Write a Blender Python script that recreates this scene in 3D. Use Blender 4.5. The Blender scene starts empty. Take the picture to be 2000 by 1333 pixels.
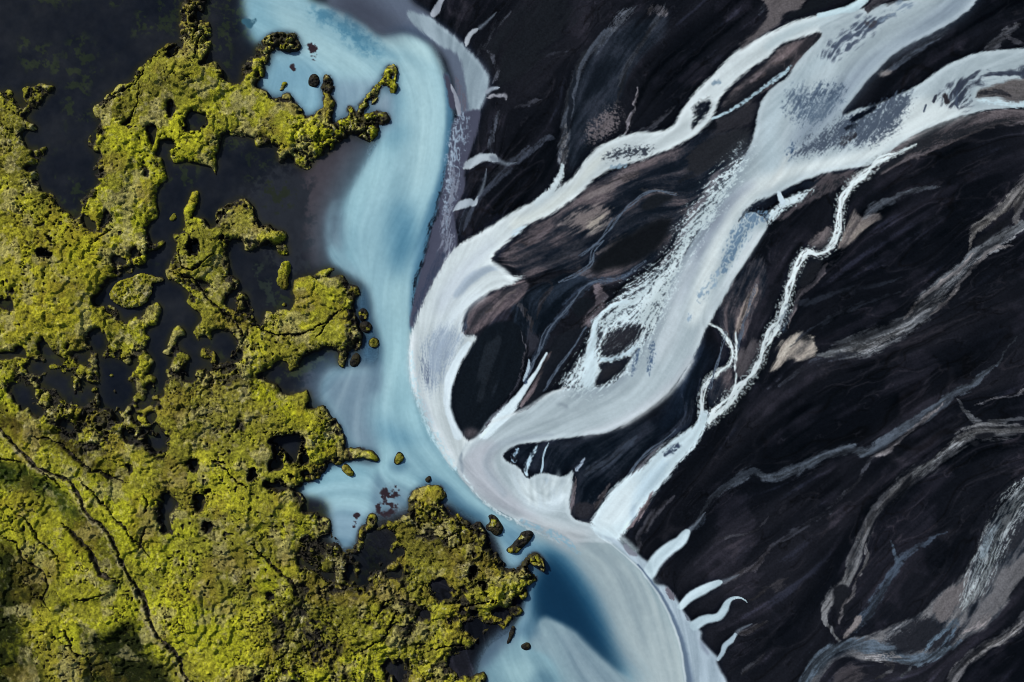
import bpy, math, random
import numpy as np

# ------------------------------------------------------------------ camera, sky, sun, exposure
sc = bpy.context.scene
M = 0.2                          # metres per map unit (the plan below is drawn in map units)
CAM_H = 520.0                    # drone height over the water
cam_d = bpy.data.cameras.new('camera')
cam = bpy.data.objects.new('camera', cam_d)
sc.collection.objects.link(cam)
cam.location = (0, 0, CAM_H)
cam.rotation_euler = (0, 0, 0)   # looking straight down
cam_d.sensor_width = 36
cam_d.lens = 36 * CAM_H / (2000 * M)
cam_d.clip_start = 1
cam_d.clip_end = 20000
sc.camera = cam

SUN_EL, SUN_AZ = math.radians(35), math.radians(312)     # from the upper left of the frame (north-west)
world = bpy.data.worlds.new('World')
sc.world = world
world.use_nodes = True
wn = world.node_tree
sky = wn.nodes.new('ShaderNodeTexSky')
sky.sky_type = 'NISHITA'
sky.sun_disc = False
sky.sun_elevation = SUN_EL
sky.sun_rotation = SUN_AZ
bg = wn.nodes['Background']
bg.inputs['Strength'].default_value = 0.052
wn.links.new(sky.outputs[0], bg.inputs['Color'])
sun_d = bpy.data.lights.new('sun', 'SUN')
sun_d.energy = 3.2
sun_d.angle = math.radians(5)
sun_d.color = (1.0, 0.95, 0.88)
sun = bpy.data.objects.new('sun', sun_d)
sc.collection.objects.link(sun)
sun.rotation_euler = (math.pi / 2 - SUN_EL, 0, -SUN_AZ + math.pi)
sc.view_settings.view_transform = 'Standard'
sc.view_settings.look = 'None'
sc.view_settings.gamma = 1
sc.view_settings.exposure = 0.75
sc.cycles.filter_width = 1.0          # a sharp lens

# ------------------------------------------------------------------ map grid
ST = 1.5
X0, X1, Y0, Y1 = -130.0, 2130.0, -100.0, 1435.0
NX = int((X1 - X0) / ST) + 1
NY = int((Y1 - Y0) / ST) + 1
xs = (X0 + ST * np.arange(NX)).astype(np.float32)
ys = (Y0 + ST * np.arange(NY)).astype(np.float32)
rng = np.random.default_rng(7)

def sstep(a, b, x):
    t = np.clip((x - a) / (b - a), 0, 1)
    return t * t * (3 - 2 * t)

def blur(a, s):
    """three box passes, s in map units"""
    r = int(round(s / ST))
    if r < 1:
        return a.astype(np.float32)
    r = max(1, int(round(r * 0.85)))
    a = a.astype(np.float32)
    for _ in range(3):
        for ax in (0, 1):
            p = [(0, 0), (0, 0)]
            p[ax] = (r + 1, r)
            c = np.cumsum(np.pad(a, p, mode='edge'), axis=ax, dtype=np.float64)
            n = a.shape[ax]
            if ax == 0:
                a = ((c[2 * r + 1:2 * r + 1 + n] - c[:n]) / (2 * r + 1)).astype(np.float32)
            else:
                a = ((c[:, 2 * r + 1:2 * r + 1 + n] - c[:, :n]) / (2 * r + 1)).astype(np.float32)
    return a

def vnoise(scale, seed, sx=None):
    """smooth lattice noise, about -1..1"""
    g = np.random.default_rng(seed)
    sx = sx or scale
    gx, gy = (xs - X0) / sx, (ys - Y0) / scale
    lat = g.uniform(-1, 1, (int(gy[-1]) + 4, int(gx[-1]) + 4)).astype(np.float32)
    ix, iy = gx.astype(int), gy.astype(int)
    fx, fy = gx - ix, gy - iy
    fx, fy = fx**3 * (fx * (6 * fx - 15) + 10), fy**3 * (fy * (6 * fy - 15) + 10)
    a = lat[iy] * (1 - fy)[:, None] + lat[iy + 1] * fy[:, None]
    return (a[:, ix] * (1 - fx) + a[:, ix + 1] * fx).astype(np.float32)

def fbm(scale, seed, octv=4, gain=0.55):
    o, amp, tot = 0, 1.0, 0
    for k in range(octv):
        o = o + amp * vnoise(scale / 2**k, seed + 31 * k)
        tot += amp
        amp *= gain
    return o / tot

def eq(a):
    """spread a field to roughly even 0..1"""
    s = np.sort(a.ravel()[::17])
    q = np.linspace(0, 1, 400)
    return np.interp(a, s[(q * (len(s) - 1)).astype(int)], q).astype(np.float32)

def pts(s):
    return np.array([[float(v) for v in p.split(',')] for p in s.split()], dtype=np.float64)

def catmull(p, n, closed):
    m = len(p)
    if m < 3:
        t = np.linspace(0, 1, n + 1)[:, None]
        return p[0] * (1 - t) + p[-1] * t
    idx = np.arange(m) if closed else np.arange(m - 1)
    g = (lambda i: p[i % m]) if closed else (lambda i: p[np.clip(i, 0, m - 1)])
    a, b, c, d = g(idx - 1), g(idx), g(idx + 1), g(idx + 2)
    out = []
    for k in range(n):
        t = k / n
        out.append(0.5 * (2 * b + (c - a) * t + (2 * a - 5 * b + 4 * c - d) * t**2 + (3 * b - a - 3 * c + d) * t**3))
    o = np.stack(out, 1).reshape(-1, p.shape[1])
    if not closed:
        o = np.vstack([o, p[-1:]])
    return o

def box(lo_x, hi_x, lo_y, hi_y, pad):
    i0 = max(0, int((lo_x - pad - X0) / ST)); i1 = min(NX, int((hi_x + pad - X0) / ST) + 2)
    j0 = max(0, int((lo_y - pad - Y0) / ST)); j1 = min(NY, int((hi_y + pad - Y0) / ST) + 2)
    return i0, max(i1, i0 + 1), j0, max(j1, j0 + 1)

def poly_mask(p, pad, wx=None, wy=None, wamp=0):
    """even-odd fill of outline p on its own window; wx, wy bend the map so the edge turns ragged"""
    i0, i1, j0, j1 = box(p[:, 0].min(), p[:, 0].max(), p[:, 1].min(), p[:, 1].max(), pad + wamp)
    gx = np.broadcast_to(xs[i0:i1][None], (j1 - j0, i1 - i0))
    gy = np.broadcast_to(ys[j0:j1][:, None], (j1 - j0, i1 - i0))
    if wx is not None:
        gx = gx + wx[j0:j1, i0:i1] * wamp
        gy = gy + wy[j0:j1, i0:i1] * wamp
    out = np.zeros((j1 - j0, i1 - i0), bool)
    q = np.roll(p, -1, 0)
    for (ax, ay), (bx, by) in zip(p, q):
        if ay == by:
            continue
        r0 = int((min(ay, by) - wamp - ys[j0]) / ST) - 1
        r1 = int((max(ay, by) + wamp - ys[j0]) / ST) + 2
        r0, r1 = max(0, r0), min(j1 - j0, r1)
        if r1 <= r0:
            continue
        yy, xx = gy[r0:r1], gx[r0:r1]
        hit = ((ay <= yy) != (by <= yy)) & (xx < ax + (yy - ay) * ((bx - ax) / (by - ay)))
        out[r0:r1] ^= hit
    return out, (i0, i1, j0, j1)

def stroke_field(p, pad=1.0, wx=None, wy=None, wamp=0):
    """1 on the centre line falling to 0 at the half width"""
    hw = p[:, 2].max()
    i0, i1, j0, j1 = box(p[:, 0].min(), p[:, 0].max(), p[:, 1].min(), p[:, 1].max(), hw * (1 + pad) + wamp)
    f = np.full((j1 - j0, i1 - i0), -1.0, np.float32)
    for a, b in zip(p[:-1], p[1:]):
        w = max(a[2], b[2]) * (1 + pad) + wamp
        k0, k1, l0, l1 = box(min(a[0], b[0]), max(a[0], b[0]), min(a[1], b[1]), max(a[1], b[1]), w)
        gx, gy = xs[k0:k1][None], ys[l0:l1][:, None]
        if wx is not None:
            gx = gx + wx[l0:l1, k0:k1] * wamp
            gy = gy + wy[l0:l1, k0:k1] * wamp
        dx, dy = b[0] - a[0], b[1] - a[1]
        L = dx * dx + dy * dy + 1e-6
        t = np.clip(((gx - a[0]) * dx + (gy - a[1]) * dy) / L, 0, 1)
        d = np.hypot(gx - a[0] - t * dx, gy - a[1] - t * dy)
        v = 1 - d / np.maximum(a[2] + (b[2] - a[2]) * t, 0.3)
        s = f[l0 - j0:l1 - j0, k0 - i0:k1 - i0]
        np.maximum(s, v, out=s)
    return f, (i0, i1, j0, j1)
# ------------------------------------------------------------------ the plan of the place
# Each entry lays one deposit on the plain: outline or course in map units, sediment colour, how ragged its edge is.
# p: outline, s: course with half widths; tex: which sediment grain breaks the edge; w: 1 milky stream, 2 blue river, 3 pond, 0 dry
LAY = []
def lay(kind, q, col, **kw):
    LAY.append((kind, pts(q), col, kw))

# ---- dry braid plain: old channels and bars
BARS = [(16, 20, 28), (24, 27, 36), (36, 37, 45), (46, 45, 52), (60, 56, 62), (92, 82, 86)]
GREY = [(20, 22, 28), (40, 42, 50), (66, 67, 74), (84, 83, 88), (112, 110, 114)]
G1, G2, PK, BR = (58, 63, 76), (44, 47, 57), (100, 90, 96), (72, 64, 68)
lay('b', '1100,340 1105,250 1120,150 1180,70 1290,20 1300,60 1235,130 1215,200 1180,280 1140,330', [(18, 21, 28), (26, 29, 37), (34, 37, 46), (44, 46, 56)], b=14, tex='l3', k=.5, lvl=.85)
lay('s', '1245,10,5 1185,65,9 1142,115,10 1122,155,10 1110,205,10 1104,260,10 1098,310,10 1096,348,9', (56, 61, 74), tex='l2', k=.55, lvl=.9, st=1)
lay('s', '1106,240,3 1102,280,6 1098,315,8 1097,340,7', (96, 98, 108), tex='sp', k=1.0, lvl=.65, st=1)
lay('s', '1126,130,4 1117,170,5 1113,210,4 1110,260,4', (24, 28, 38), tex='l2', k=.5, lvl=.8, st=1)
lay('s', '1240,15,4 1215,30,9 1190,60,6', (66, 70, 82), tex='l1', k=.9, lvl=.7)
lay('s', '1300,10,5 1275,55,6 1247,95,6 1225,130,5 1213,165,6 1203,205,7', G2, tex='l2', k=.8, lvl=.8)
lay('s', '1270,25,6 1285,20,9 1300,28,5', (84, 80, 88), tex='l1', k=.8, lvl=.75)
lay('p', '1147,284 1144,255 1162,240 1188,214 1205,200 1211,222 1196,256 1172,270', PK, b=10, tex='sp', k=.6, lvl=.9)
lay('s', '1246,172,2 1238,205,2.5 1228,245,3 1220,262,1.5', (112, 106, 116), tex='l1', k=.5)
lay('s', '1000,150,4 1030,135,6 1070,110,4 1125,98,2', (40, 40, 50), tex='l2', k=.9, lvl=.6)
lay('s', '1000,210,4 1035,203,5 1060,195,2', (58, 58, 70), tex='l2', k=.9, lvl=.7)
lay('s', '1085,270,3 1072,270,5 1050,285,6 1005,312,7 960,345,6 930,370,5', (48, 52, 66), tex='l2', k=.9, lvl=.75)
lay('s', '1000,330,7 960,360,7 920,405,8 895,460,6', (44, 48, 62), tex='l2', k=.9, lvl=.75)
lay('s', '1320,205,3 1300,225,4 1270,248,6 1240,258,4', (58, 58, 68), tex='l2', k=.9, lvl=.7)
lay('p', '930,120 960,70 1000,20 1040,-10 1120,-10 1090,60 1060,120 1010,170 960,150', (24, 25, 31), b=20, tex='l3', k=.9, lvl=.8)
lay('s', '1000,20,4 975,45,6 955,75,6 930,110,5', (52, 54, 64), tex='l2', k=.9, lvl=.7)
lay('s', '960,160,4 972,140,6 965,115,5 950,95,4', (62, 64, 76), tex='l2', k=.9, lvl=.7)
lay('s', '975,215,7 965,245,5 958,280,5 965,320,6', (58, 62, 76), tex='l2', k=.8, lvl=.75)
lay('s', '1480,30,6 1500,0,8 1530,-20,8', G2, tex='l2', k=.9, lvl=.6)
# between the upper left stream and the main stream
lay('b', '905,560 1000,480 1040,440 1110,400 1150,360 1230,322 1300,300 1400,250 1475,278 1425,330 1385,380 1335,440 1290,500 1240,535 1160,560 1100,525 1030,540 990,520 960,508', BARS, b=9, tex='l2', k=.3, lvl=.95)
lay('p', '1400,262 1470,250 1468,285 1430,320 1395,330 1350,345 1340,310 1370,280', (34, 34, 40), b=7, tex='l2', k=.7, lvl=.9)
lay('s', '1175,365,6 1215,352,10 1250,335,8', (88, 78, 82), tex='l2', k=.9, lvl=.75)
lay('s', '1140,385,5 1175,372,9 1200,360,6', (92, 82, 84), tex='l2', k=.9, lvl=.7)
lay('p', '1085,452 1108,426 1140,406 1172,401 1207,404 1192,425 1172,440 1150,456 1128,449 1110,446', (118, 106, 107), b=8, tex='l2', k=.8, lvl=.95)
lay('p', '1138,442 1152,424 1182,416 1190,420 1172,438 1154,453', (160, 150, 140), b=7, tex='l2', k=.8, lvl=.92)
lay('s', '1010,478,7 1040,465,11 1075,450,7', (78, 68, 74), tex='l2', k=.9, lvl=.75)
lay('s', '1060,520,8 1120,488,10 1165,455,8 1210,430,5', (52, 50, 58), tex='l2', k=.9, lvl=.7)
lay('s', '1165,497,4 1190,480,8 1225,455,5', (98, 88, 92), tex='l2', k=.9, lvl=.7)
lay('p', '1330,455 1345,420 1375,375 1398,335 1412,330 1395,370 1365,420 1335,470 1300,520 1285,520', (98, 88, 96), b=5, tex='l2', k=.7, lvl=.85)
lay('p', '1250,396 1275,381 1322,380 1312,391 1290,402 1268,411 1252,408', (24, 26, 32), b=4, tex='l2', k=.5)
lay('s', '1320,358,3 1340,350,5 1355,349,2', (20, 22, 28), tex='l2', k=.4)
lay('s', '1250,372,2 1285,372,2.5 1325,378,2', (120, 112, 112), tex='l1', k=.8, lvl=.75)
lay('s', '1145,470,3 1175,462,4 1200,440,5 1260,420,4 1315,425,2', (26, 30, 40), tex='l2', k=.8, lvl=.8)
lay('p', '1159,534 1160,514 1176,494 1210,470 1250,446 1285,428 1313,427 1305,450 1290,478 1265,500 1230,516 1195,526', (17, 18, 22), b=2.5, sm=4)
lay('b', '1000,602 1015,577 1050,555 1080,545 1100,530 1150,540 1156,550 1120,580 1090,615 1060,655 1030,662 1003,640', [(12, 16, 23), (20, 24, 32), (28, 33, 43), (38, 44, 56)], b=8, tex='l3', k=.4)
lay('s', '1035,552,3 1065,548,5 1080,560,4 1060,590,6 1045,625,5', (50, 50, 60), tex='l2', k=.6, lvl=.8)
lay('s', '1000,585,3 1020,600,4 1035,640,4 1042,670,3', (58, 56, 64), tex='l1', k=.7, lvl=.8)
lay('s', '1100,530,4 1130,527,8 1155,540,4', (62, 58, 66), tex='l2', k=.6, lvl=.8)
lay('b', '1000,556 960,576 933,590 914,612 905,640 905,657 930,650 960,630 985,601 1012,590 1036,550', [(50, 48, 54), (78, 70, 76), (92, 81, 86), (112, 100, 104)], b=4, tex='l2', k=.4, lvl=.95)
lay('s', '915,605,4 908,625,6 904,645,5', (40, 46, 62), tex='l2', k=.4, lvl=.9)
lay('s', '945,612,3 975,590,4 1010,565,3', (106, 94, 98), tex='l1', k=.9, lvl=.65)
lay('s', '1262,510,3 1235,528,6 1210,545,7 1150,555,7 1120,587,8 1098,615,9 1068,648,9 1050,690,7 1030,720,6', (46, 58, 80), tex='rill', k=.9, lvl=.75)
lay('s', '1160,560,3 1172,570,9 1170,600,10 1150,625,9 1135,650,8', (94, 82, 90), tex='l2', k=.6, lvl=.85)
lay('p', '1120,600 1135,585 1160,583 1160,598 1145,612 1125,620', (20, 23, 30), b=4, tex='l2', k=.4)
lay('p', '1080,665 1100,655 1140,638 1148,650 1120,690 1090,735 1060,770 1020,800 1035,760', (22, 24, 32), b=6, tex='l2', k=.5)
lay('s', '1075,685,4 1060,715,6 1040,755,7 1015,795,6', (84, 72, 78), tex='l2', k=.6, lvl=.8)
lay('p', '1030,640 1055,665 1040,690 1028,700 1032,670', (44, 44, 56), b=5, tex='l2', k=.6)
# right plain: bank strips, old channels
lay('s', '1870,25,3 1845,60,5 1815,82,7 1780,105,7 1745,128,5 1715,148,2', (54, 60, 74), tex='l2', k=.9, lvl=.75)
lay('p', '1700,153 1712,140 1735,135 1745,138 1728,146 1712,150', (126, 118, 118), b=3, tex='l2', k=.5)
lay('s', '1995,47,4 1962,70,8 1925,100,9', (74, 74, 82), tex='l2', k=.5, lvl=.9)
lay('s', '1960,70,4 1985,82,5 2010,92,4', (74, 72, 80), tex='l1', k=.5, lvl=.9)
lay('b', '1730,299 1762,278 1800,262 1850,240 1887,226 2000,212 2080,205 2080,232 2000,238 1925,252 1850,282 1787,308 1740,333 1700,345', [(28, 28, 33), (54, 50, 54), (74, 67, 71), (94, 86, 90)], b=3, tex='l2', k=.4)
lay('p', '1770,285 1850,255 1930,238 2000,228 2060,224 2000,236 1925,250 1850,279 1790,303', (34, 34, 40), b=4, tex='l1', k=.8, lvl=.8)
lay('s', '1730,335,3 1790,306,3 1850,282,3 1925,252,3 2000,239,3 2060,232,3', (84, 76, 82), tex='l2', k=.5)
lay('p', '1580,359 1625,340 1690,333 1745,320 1700,338 1662,358 1640,366 1600,388 1570,405 1525,430 1512,425 1570,392', (70, 62, 68), b=3, tex='l2', k=.6, lvl=.95)
lay('p', '1585,372 1620,358 1640,345 1650,352 1625,368 1590,385 1560,400', (34, 34, 40), b=4, tex='l1', k=.8, lvl=.8)
lay('b', '1668,405 1677,410 1675,425 1715,415 1727,422 1690,447 1672,464 1650,481 1634,490 1640,472 1652,443 1660,428', [(84, 78, 80), (118, 109, 108), (136, 127, 122), (120, 118, 120)], b=3, tex='l2', k=.35, wamp=3)
lay('s', '1683,427,5 1700,412,8 1735,396,8 1760,383,6 1800,370,5 1840,362,3', (86, 94, 108), tex='l2', k=.9, lvl=.75)
lay('b', '1577,481 1585,464 1610,448 1630,443 1627,474 1600,487', [(52, 50, 54), (86, 79, 82), (104, 95, 97)], b=4, tex='sp', k=.4, wamp=3)
lay('s', '1617,512,5 1600,540,6 1576,565,6 1560,582,5 1548,608,4 1538,640,3', (86, 77, 83), tex='l2', k=.7, lvl=.85)
lay('p', '1575,500 1600,495 1608,512 1590,540 1570,565 1555,560 1560,525', (26, 26, 32), b=4, tex='l1', k=.6)
lay('b', '1400,640 1407,600 1425,563 1450,530 1480,500 1497,520 1495,560 1470,620 1445,670 1420,660', BARS, b=6, tex='l1', k=.4, lvl=.95)
lay('s', '1480,558,4 1462,588,7 1449,622,7 1436,656,5', (124, 110, 106), tex='l2', k=.7, lvl=.8)
lay('p', '1440,690 1470,665 1490,660 1475,700 1455,735 1435,730', (72, 66, 72), b=6, tex='l2', k=.7, lvl=.9)
lay('b', '1390,735 1425,710 1433,745 1420,775 1395,795 1382,780', BARS, b=4, tex='l1', k=.5, lvl=.9)
lay('b', '1340,690 1375,665 1395,690 1375,740 1360,800 1310,850 1260,880 1300,800', [(12, 17, 26), (20, 26, 38), (34, 42, 58)], b=16)
lay('s', '1370,740,5 1350,800,8 1320,840,7 1280,865,5 1240,900,4', (52, 58, 76), tex='l2', k=.9, lvl=.7)
lay('s', '1330,770,3 1345,830,8 1300,850,6 1240,845,4', (34, 42, 60), tex='l2', k=.9, lvl=.7)
lay('s', '1345,860,3 1300,868,6 1260,900,8 1235,925,5', (88, 84, 94), tex='l2', k=.9, lvl=.7)
lay('b', '1000,880 1060,866 1180,850 1260,820 1290,850 1240,905 1200,940 1170,985 1155,1012 1130,1010 1118,960 1122,915 1090,935 1040,920', [(10, 14, 22), (18, 22, 30), (28, 31, 40), (38, 40, 50)], b=5)
lay('s', '1245,850,6 1190,900,10 1140,925,8', (40, 46, 60), tex='l2', k=.9, lvl=.7)
lay('s', '1190,945,4 1172,975,6 1155,1005,5', (90, 80, 86), tex='l2', k=.4, lvl=.9)
lay('s', '1122,930,3 1119,965,4 1116,1000,4', (82, 74, 82), tex='l2', k=.4, lvl=.9)
lay('b', '1523,668 1555,652 1586,655 1591,670 1592,690 1577,701 1546,704 1522,716 1500,735 1518,700', [(92, 88, 88), (132, 124, 120), (158, 149, 142), (176, 168, 160)], b=4, tex='l2', k=.6, wamp=4)
lay('p', '1562,655 1585,652 1583,665 1568,665', (34, 34, 38), b=3, tex='l1', k=.5)
lay('s', '1990,360,7 1970,395,9 1940,424,9 1912,443,7 1898,462,5 1894,490,4', (112, 108, 108), tex='l2', k=.4, lvl=.95)
lay('s', '2030,330,16 1995,370,14 1985,410,10 1985,440,8', (104, 100, 102), tex='l2', k=.6, lvl=.9)
lay('s', '2030,410,10 1987,446,12 1950,470,13 1912,494,12 1887,519,12 1850,549,16 1820,581,18 1787,618,18 1750,642,18 1712,660,20 1675,675,20 1625,690,16 1595,693,8', (84, 87, 94), tex='l2', k=.55, lvl=.95)
lay('s', '2000,445,5 1960,480,5 1905,512,4 1860,550,5 1800,612,6 1750,648,6 1690,680,8 1620,695,7', (120, 122, 130), tex='l1', k=1.1, lvl=.55)
lay('s', '1905,498,3 1870,530,4 1825,563,4 1785,600,5 1765,622,3', (124, 116, 118), tex='l2', k=.7, lvl=.75)
lay('s', '1980,480,3 1940,485,4 1915,510,4 1870,560,3 1840,595,5 1815,615,4', (112, 106, 108), tex='l2', k=.7, lvl=.75)
lay('p', '1900,470 1935,445 1965,425 1978,432 1945,455 1905,482', (22, 22, 27), b=3, tex='l2', k=.4)
lay('s', '1545,590,2 1580,592,5 1640,570,6 1700,560,6 1760,545,3', (30, 33, 44), tex='l3', k=.9, lvl=.75)
lay('s', '1540,680,3 1590,640,6 1640,610,6 1700,590,5 1760,570,3', (40, 44, 56), tex='l2', k=.9, lvl=.65)
lay('s', '1500,760,5 1550,735,9 1600,705,7 1680,690,4', (48, 50, 62), tex='l2', k=.9, lvl=.65)
lay('s', '1990,655,3 1956,696,5 1912,741,7 1875,764,8 1850,778,8 1812,811,11 1775,836,12 1725,868,11 1695,880,9 1650,881,9 1612,892,9 1575,908,9 1537,923,10 1500,933,10 1470,920,9 1430,942,8 1398,965,7 1370,1000,6 1348,1042,5', (66, 74, 88), tex='l2', k=.55, lvl=.92)
lay('s', '1845,785,2 1815,812,3 1780,842,4 1730,880,5 1700,890,4', (112, 106, 112), tex='l2', k=.5, lvl=.8)
lay('s', '1870,782,3 1890,805,5 1908,824,7 1950,822,4 2030,812,3', (88, 90, 98), tex='l2', k=.5, lvl=.9)
lay('s', '2020,750,2 1985,772,2.5 1940,778,2 1905,790,3', (88, 86, 94), tex='l1', k=.7, lvl=.8)
lay('s', '1710,880,5 1695,905,4 1670,945,5 1640,975,5 1600,1010,4', (54, 54, 64), tex='l2', k=.9, lvl=.7)
lay('s', '2040,838,16 1995,838,18 1950,842,20 1912,840,16 1880,858,13 1850,885,13 1812,912,14 1775,932,15 1745,962,13 1720,988,12 1702,1015,12 1685,1048,12 1668,1088,11 1657,1125,11 1640,1155,12 1620,1175,9 1609,1200,8 1618,1225,9 1637,1250,9', (98, 98, 103), tex='l2', k=.5, lvl=.95)
lay('s', '1905,845,5 1870,865,6 1840,890,7 1805,915,8 1775,935,7', (128, 132, 140), tex='l1', k=1.0, lvl=.6)
lay('p', '1746,965 1775,925 1785,922 1768,948 1750,968', (20, 20, 25), b=2.5, tex='l2', k=.3)
lay('p', '1900,850 1935,842 1950,850 1915,856', (24, 24, 30), b=2.5, tex='l2', k=.3)
lay('p', '1890,865 1915,860 1905,872', (24, 24, 30), b=2.5, tex='l2', k=.3)
lay('s', '1760,970,3 1778,950,4 1800,930,3', (24, 25, 32), tex='l2', k=.4)
lay('p', '1630,1150 1650,1140 1668,1165 1655,1190 1640,1215 1632,1200', (26, 26, 32), b=3, tex='l2', k=.5)
lay('s', '1672,1130,3 1668,1160,3 1650,1180,3 1635,1215,4', (84, 80, 86), tex='l1', k=.5)
lay('s', '1695,1010,3 1690,1060,3 1692,1095,3 1672,1135,3', (100, 98, 104), tex='l1', k=.6, lvl=.8)
lay('s', '1690,1020,4 1672,1075,5 1655,1130,5', (30, 32, 40), tex='l1', k=1.0, lvl=.55)
lay('s', '1850,1038,2 1805,1062,5 1762,1090,7 1745,1115,8 1725,1150,9 1703,1188,10 1680,1215,10 1652,1247,9', (54, 64, 82), tex='l2', k=.4, lvl=.95)
lay('s', '1741,1058,2 1747,1085,4 1751,1100,4', (58, 70, 88), tex='l2', k=.3)
lay('s', '1680,1205,5 1665,1225,8 1648,1246,7', (104, 96, 98), tex='l2', k=.5, lvl=.85)
lay('b', '1946,1000 1925,1032 1910,1070 1892,1110 1850,1147 1825,1170 1800,1197 1750,1222 1700,1240 1650,1250 1620,1265 1595,1285 1575,1310 1550,1350 1540,1400 1600,1400 1600,1335 1625,1298 1662,1285 1725,1292 1775,1297 1825,1283 1862,1265 1900,1238 1945,1207 1975,1162 2000,1125 2080,1040 2080,850 2000,940', GREY, b=3, tex='l2', k=.4)
lay('p', '1935,1160 1955,1120 1985,1095 2010,1075 2005,1115 1978,1155 1945,1200 1900,1230 1890,1215', (98, 96, 102), b=4, tex='l2', k=.3)
lay('p', '1850,1150 1880,1130 1895,1120 1880,1160 1855,1205 1830,1215 1820,1190', (100, 94, 98), b=4, tex='l2', k=.5)
lay('p', '1735,1240 1760,1225 1800,1205 1830,1215 1850,1225 1880,1225 1862,1255 1820,1275 1770,1275 1730,1258', (34, 34, 42), b=5, tex='l1', k=.8, lvl=.9)
lay('p', '1960,1010 1995,1000 1998,1060 1965,1085 1945,1110 1950,1060', (40, 40, 48), b=5, tex='l1', k=.8, lvl=.85)
lay('s', '2010,930,16 1975,995,22 1950,1040,22 1928,1090,20 1905,1140,19 1882,1190,15', (140, 150, 158), tex='l1', k=1.1, lvl=.66)
lay('s', '1955,1015,5 1930,1050,7 1915,1090,6', (112, 128, 142), tex='l2', k=.6, lvl=.8)
lay('s', '1880,1195,4 1850,1225,4 1815,1255,4 1800,1280,4', (70, 88, 108), tex='l1', k=.6, lvl=.7)
lay('s', '1875,1210,3 1860,1235,4 1840,1265,4', (66, 82, 102), tex='l1', k=.7, lvl=.7)
lay('s', '1780,1210,4 1750,1235,6 1730,1250,5', (110, 112, 120), tex='l1', k=1.0, lvl=.6)
lay('s', '1540,1400,18 1575,1330,16 1600,1290,15 1640,1268,14 1690,1262,14 1735,1278,13 1790,1290,10 1840,1275,9 1875,1252,7', (72, 86, 104), tex='l2', k=.4, lvl=.95)
lay('s', '1690,1280,4 1720,1283,6 1760,1283,5', (126, 124, 130), tex='l1', k=1.0, lvl=.6)
lay('s', '1900,1228,3 1930,1205,6 1880,1235,5', (124, 116, 120), tex='l1', k=.9, lvl=.65)
lay('p', '1625,1325 1650,1305 1690,1298 1690,1318 1650,1345', (60, 54, 60), b=6, tex='l2', k=.8, lvl=.8)
lay('s', '2060,1160,9 2000,1205,10 1975,1235,10 1940,1255,9 1902,1280,10 1876,1302,11 1855,1338,11 1830,1400,12', (88, 86, 91), tex='l2', k=.4, lvl=.95)
lay('s', '1995,1212,3 1960,1245,4 1920,1270,4 1885,1300,4', (130, 128, 132), tex='l1', k=1.0, lvl=.55)
lay('s', '1725,1297,4 1745,1300,4 1735,1315,4 1710,1325,3', (66, 64, 70), tex='l2', k=.4)
lay('s', '1780,1300,4 1765,1315,3 1755,1325,2', (64, 66, 74), tex='l2', k=.4)
lay('s', '1412,1140,4 1440,1126,6 1475,1108,6 1495,1080,4 1530,1050,3', (62, 58, 66), tex='l2', k=.7, lvl=.85)
lay('s', '1455,1175,2 1475,1168,4 1500,1150,3 1540,1130,3', (58, 55, 62), tex='l2', k=.8, lvl=.8)
lay('s', '1440,1238,5 1460,1232,5 1500,1215,4', (60, 56, 62), tex='l2', k=.7, lvl=.8)
lay('s', '1450,1320,5 1480,1295,6 1500,1270,3', (44, 43, 50), tex='l2', k=.8, lvl=.75)
lay('s', '1345,1040,6 1365,1022,7 1375,1005,5', (52, 64, 82), tex='l2', k=.5, lvl=.85)
lay('s', '1240,1080,3 1255,1040,6 1280,1000,7 1320,970,4', (50, 48, 56), tex='l2', k=.8, lvl=.75)
lay('s', '1390,1060,3 1410,1050,3 1470,1040,2 1500,1010,2', (52, 50, 58), tex='l2', k=.9, lvl=.7)
lay('s', '1500,1075,3 1540,1045,5 1600,1010,5 1630,1000,2', (46, 46, 56), tex='l2', k=.9, lvl=.7)
lay('p', '1500,1150 1530,1130 1535,1140 1515,1158', (52, 48, 54), b=4, tex='l2', k=.8)

# ---- left: shallow dark lagoon water and its silt
lay('p', '590,330 640,290 700,270 715,310 690,360 668,420 645,480 650,510 610,520 590,440', (66, 63, 71), b=14, w=3)
lay('p', '520,340 560,320 600,330 600,520 560,540 520,480 450,470 450,420', (38, 42, 50), b=18, tex='fb', k=.5, lvl=.9, w=3)
lay('s', '520,360,14 540,390,22 560,370,18', (36, 42, 34), tex='fb', k=.8, lvl=.6, w=3)
lay('s', '500,520,10 520,560,14 530,600,10', (38, 46, 44), tex='fb', k=.9, lvl=.6, w=3)
lay('s', '600,690,10 575,730,16 620,705,10 545,745,8', (44, 52, 40), tex='fb', k=.8, lvl=.7, w=3)
lay('s', '575,775,12 620,755,18 640,735,14 600,740,14', (50, 50, 62), tex='fb', k=.5, lvl=.7, w=3)

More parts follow.
